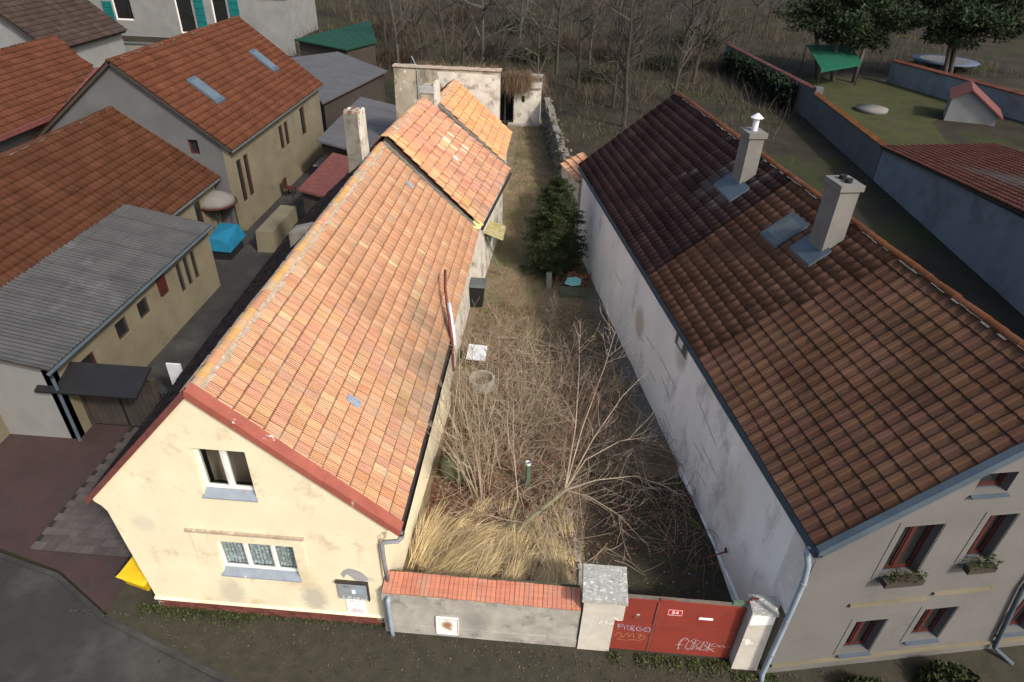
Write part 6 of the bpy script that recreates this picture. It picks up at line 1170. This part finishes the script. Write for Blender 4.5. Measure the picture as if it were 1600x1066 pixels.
# ------------------------------------------------------------------ spruce
def conifer(name, label, x, y, z, h, R0, whorls, per, twigs, needles, col, seed, nl=.09, cat='tree', bare=.08):
    rs = np.random.RandomState(seed); t = thing(name, label, cat, (x, y, z)); mb = MB(); mb.smooth = True; mb.tube([(x, y, z - .1), (x + .03, y, z + h * .5), (x, y, z + h)], [h * .022, h * .014, .01], 7); mb.build('trunk', 'bark', t)
    V = []; C = []; bmb = MB()
    for k in range(whorls):
        f = k / (whorls - 1); zz = z + h * (bare + (1 - bare) * f ** .92); Lm = R0 * (1 - f) ** .62 * (.82 + .5 * min(f, .36)) + .06
        for b in range(per if f < .85 else 5):
            a = rs.uniform(0, 6.28); L = Lm * rs.uniform(.62, 1.1); up = .15 + .5 * f; bp = np.array([x, y, zz + rs.uniform(-.08, .08)])
            d = np.array([math.cos(a), math.sin(a), 0]); S = 8; prev = None
            def at(s): return bp + d * L * s + np.array([0, 0, L * (up * s - .55 * s * s + .25 * s ** 3)])
            bmb.tube([at(0), at(.5), at(1)], [.014, .009, .003], 3, cap=False)
            sd = np.array([-d[1], d[0], 0])
            for q in range(twigs):
                s = .15 + .85 * (q + rs.rand()) / twigs; o = at(s); sg = 1 if q % 2 else -1; tl = L * .42 * (1.15 - s) * rs.uniform(.6, 1.2) + .05
                td = sd * sg * .8 + d * .62 + np.array([0, 0, rs.uniform(-.28, .1)]); td /= np.linalg.norm(td)
                shade = rs.uniform(.6, 1.25)
                for nn_ in range(needles):
                    w_ = (nn_ + rs.rand()) / needles; c0 = o + td * tl * w_; nd = td * .6 + rs.normal(0, .55, 3); nd /= np.linalg.norm(nd); sdv = np.cross(nd, rs.normal(0, 1, 3)); sdv /= np.linalg.norm(sdv) + 1e-6
                    V += [c0 - sdv * nl * .13, c0 + sdv * nl * .13, c0 + nd * nl * rs.uniform(.7, 1.3)]; C.append(np.array(col) * shade * rs.uniform(.75, 1.25))
    bmb.build('branches', 'bark', t)
    quads_np('foliage', np.array(V), np.arange(len(V)).reshape(-1, 3), np.array(C), 'leaf', t); return t
conifer('spruce_tree', 'dark green spruce standing in the yard by the white wall', 8.98, 17.3, .42, 4.25, 1.68, 28, 12, 17, 12, (.046, .062, .025), 3, .10)

# far trees -------------------------------------------------------
def bare_tree_mesh(seed, h, m='bark', kids=(12, 6, 4)):
    rg = random.Random(seed); mb = MB(); p = Vector((0, 0, -.2)); pts = [p]; d = Vector((rg.gauss(0, .04), rg.gauss(0, .04), 1)); r = h * .018
    for i in range(6): d = (d + wiggle(rg, .05)).normalized(); p = p + d * h / 6; pts.append(p)
    tm = MB(); tm.tube(pts, [r * (1 - .85 * i / 6) for i in range(7)], 6)
    for k in range(kids[0] + 5):
        t = rg.uniform(.22, .97) * 6; i = min(5, int(t)); a = pts[i].lerp(pts[i + 1], t - i); an = rg.uniform(0, 6.28)
        branch(mb, a, Vector((math.cos(an), math.sin(an), rg.uniform(.3, 1.1))), h * .36 * (1.25 - t / 6 * .7), r * .42, 0, rg, 3, .5, kids[1:], .8, .12, .5, .012)
    out = []
    for q, nm, mm in ((tm, 'trunk', m), (mb, 'crown', m)):
        me = bpy.data.meshes.new(nm); me.from_pydata(q.v, [], q.f); me.materials.append(MT[mm]); out.append(me)
    return out
far_sp = [bare_tree_mesh(200 + k, 9 + k % 3, 'palebark' if k % 2 else 'bark') for k in range(5)]
ft = [(-11, 70), (-7, 58), (-3.5, 66), (-5, 82), (0, 54), (2.5, 62), (4, 74), (-1, 92), (7, 50), (8.5, 60), (10.5, 54), (12, 66), (13.5, 49), (15, 57), (17, 64), (19, 52), (20.5, 70), (22, 60), (10, 84), (16, 92), (23, 86), (4, 100), (24, 75), (-14, 92), (28, 92), (33, 84), (18, 46), (14, 43), (-20, 88), (38, 96), (-2, 45), (3, 44), (-9, 100), (12, 108), (26, 108)]
ORD = 'leftmost second third fourth fifth sixth seventh eighth ninth tenth eleventh twelfth thirteenth fourteenth fifteenth sixteenth'.split()
def rows_of(pts, cuts, names):
    out = {}
    for lo, hi, nm in zip(cuts[:-1], cuts[1:], names):
        q = sorted([p for p in pts if lo <= p[1] < hi], key=lambda p: (Vector((p[0], p[1], 0)) - CAMP).dot(cR) / (Vector((p[0], p[1], 0)) - CAMP).dot(cF))
        for k, p in enumerate(q): out[p] = (ORD[k] if k == 0 else ORD[k] + ' from the left') + ' ' + nm
    return out
FTL = rows_of(ft, (0, 55, 66.5, 80, 200), ('in the nearest row behind the outhouse', 'in the second row of the wild plots', 'in the third row of the wild plots', 'in the farthest row at the top edge'))
for i, (x, y) in enumerate(ft):
    tm, cm = far_sp[i % 5]; t = thing('bare_tree', ('pale' if i % 5 % 2 else 'dark') + '-barked leafless tree, ' + FTL[(x, y)], 'tree', (x, y, -.1), 'leafless trees behind the houses'); s = rng.uniform(.75, 1.15); a = rng.uniform(0, 6.28)
    for me, nm in ((tm, 'trunk'), (cm, 'crown')):
        o = bpy.data.objects.new(nm, me); COL.objects.link(o); o.parent = t
    t.rotation_euler.z = a; t.scale = (s, s, s)
for i, (x, y, h, rx, lab) in enumerate(((37.5, 66, 9.5, 6.5, 'broad dark pine, left one of the pair above the green canopy'), (48.5, 66, 10.5, 6.5, 'broad dark pine, right one of the pair towering over the lawn'))):
    rs = np.random.RandomState(60 + i); t = thing('pine_tree', lab, 'tree', (x, y, -.1)); mb = MB(); mb.smooth = True
    for k in range(3): 
        ox, oy = rs.normal(0, .9, 2); tm_ = MB(); tm_.smooth = True; tm_.tube([(x + ox, y + oy - 2, -.2), (x + ox * 1.3, y + oy * 1.2 - 1, h * .3), (x + ox * 1.8, y + oy, h * .6)], [.26, .2, .08], 7); tm_.build('trunk', 'palebark', t)
    cl = rs.normal(0, 1, (120, 3)); cl /= np.linalg.norm(cl, axis=1)[:, None]; cl *= rs.uniform(.35, 1, (120, 1)); cl = cl * np.array([rx, 5, 2.9]) + np.array([x, y, h * .62]); V = []; C = []
    for c in cl:
        m_ = 190; q = rs.normal(0, 1, (m_, 3)); q /= np.linalg.norm(q, axis=1)[:, None]; q *= rs.uniform(.5, 1, (m_, 1)) * np.array([1.35, 1.3, .75]); sh = rs.uniform(.5, 1.3); d1 = rs.normal(0, .17, (m_, 3)); d2 = rs.normal(0, .17, (m_, 3))
        V.append(np.stack([c + q, c + q + d1, c + q + d2], 1).reshape(-1, 3)); C.append(np.array([.030, .044, .022]) * sh * rs.uniform(.7, 1.3, (m_, 1)))
    V = np.vstack(V); quads_np('foliage', V, np.arange(len(V)).reshape(-1, 3), np.vstack(C), 'leaf', t)
# dense dark thickets between the far trees
THK = [(-7.5, 63, 3.2, 0), (-1.5, 58, 2.6, 1), (1.5, 68, 3.6, 0), (5.5, 66, 3.0, 1), (9.0, 74, 3.8, 0), (14.5, 70, 3.2, 0), (20.0, 66, 3.0, 1), (24.5, 80, 4.2, 1), (-12, 78, 4.2, 0), (3, 84, 4.2, 1), (-5, 92, 4.6, 0), (17, 82, 3.8, 0), (12, 58, 2.2, 1), (24, 68, 2.8, 0)]
TLB = rows_of([(a, b) for a, b, c, d in THK], (0, 67, 79, 200), ('in the nearer line behind the sheds and outhouse', 'in the middle line among the bare trees', 'in the far line at the top edge'))
for x, y, h, g_ in THK:
    t = thing('thicket', ('dark evergreen thicket, ' if g_ else 'brown leafless thicket, ') + TLB[(x, y)], 'thicket', (x, y, -.12)); n = 2600
    ph = nr.uniform(0, 6.28, n); el = np.radians(nr.uniform(25, 88, n)); q = nr.normal(0, 1, (n, 3)); q[:, 2] = np.abs(q[:, 2]) * .5
    P = np.array([x, y, -.1]) + q * np.array([h * .38, h * .38, h * .34]); base = np.array([.028, .036, .018]) if g_ else np.array([.075, .058, .042])
    o = blades('foliage' if g_ else 'stems', P, np.c_[np.cos(ph) * np.cos(el), np.sin(ph) * np.cos(el), np.sin(el)], nr.uniform(.25, .5, n) * h * (.45 if g_ else .9), nr.uniform(.05, .14, n) if g_ else nr.uniform(.015, .05, n), nr.uniform(0, .5, n), base * nr.uniform(.45, 1.4, (n, 1)), seg=2, parent=t); del o['kind']
# ivy on the far wall
n = 9000; s = nr.rand(n); y = 50 + s * 16; x = 29.1 - (y - 47.95) * .128 - np.abs(nr.normal(0, .5, n)); z = nr.rand(n) ** .7 * (2.15 - s * .2)
iv = leaves('ivy', x, y, z, nr.uniform(.07, .16, n), np.array([.016, .026, .014]) * nr.uniform(.4, 1.5, (n, 1)), 1.0); 
# undergrowth: dead stalks and grass over the wild plots
def wild(name, n, xr, yr, L, W, col, dens=None, z0=-.12):
    X = nr.uniform(*xr, n); Y = nr.uniform(*yr, n); kp = (X > 29.2) & (Y < 69) | ((X < -6) & (Y < 54)); kp = ~kp
    if dens: kp &= np.array([rng.random() < dens(a, b) for a, b in zip(X, Y)])
    X, Y = X[kp], Y[kp]; n = len(X); ph = nr.uniform(0, 6.28, n); el = np.radians(nr.uniform(35, 85, n)); Lf = nr.uniform(*L, n)
    blades(name, np.c_[X, Y, np.full(n, z0)], np.c_[np.cos(ph) * np.cos(el), np.sin(ph) * np.cos(el), np.sin(el)], Lf, nr.uniform(*W, n), nr.uniform(.05, .4, n), np.array(col) * nr.uniform(.45, 1.35, (n, 1)), seg=2)
wild('undergrowth', 60000, (-30, 60), (40, 120), (.5, 2.6), (.02, .06), (.10, .080, .056), lambda x, y: max(0, .35 + 1.3 * fbm(x, y, .12)))
wild('rough_grass', 36000, (-25, 29), (28.8, 75), (.15, .45), (.03, .06), (.095, .098, .042), lambda x, y: 0 if (4 < x < 8 and y < 40.5) else max(0, .4 + 1.2 * fbm(x, y, .15)))
# dead creeper hanging over the outhouse roof
n = 6500; X = nr.uniform(5.0, 7.75, n); Y = 37.75 + np.abs(nr.normal(0, .9, n)); Zz = 3.65 + nr.uniform(-.05, .75, n) - (X > 6.9) * .25; ph = nr.normal(-math.pi / 2, .7, n); el = np.radians(nr.uniform(-20, 45, n))
kp = ~((X > 6.75) & (Y < 38.9)); X, Y, Zz, ph, el = X[kp], Y[kp], Zz[kp], ph[kp], el[kp]; n = len(X)
blades('dead_creeper', np.c_[X, Y, Zz], np.c_[np.cos(ph) * np.cos(el), np.sin(ph) * np.cos(el), np.sin(el)], nr.uniform(.35, .95, n), nr.uniform(.012, .03, n), nr.uniform(.5, 1.1, n), np.array([.17, .115, .07]) * nr.uniform(.4, 1.3, (n, 1)), seg=3)
n = 2600; X = nr.uniform(.5, 5.5, n); Y = 28.6 + np.abs(nr.normal(0, .5, n)); ph = nr.uniform(0, 6.28, n); el = np.radians(nr.uniform(20, 80, n))
blades('wall_top_grass', np.c_[X, Y, np.full(n, 6.2)], np.c_[np.cos(ph) * np.cos(el), np.sin(ph) * np.cos(el), np.sin(el)], nr.uniform(.3, .8, n), nr.uniform(.012, .03, n), nr.uniform(.1, .6, n), np.array([.20, .15, .09]) * nr.uniform(.4, 1.3, (n, 1)), seg=2)
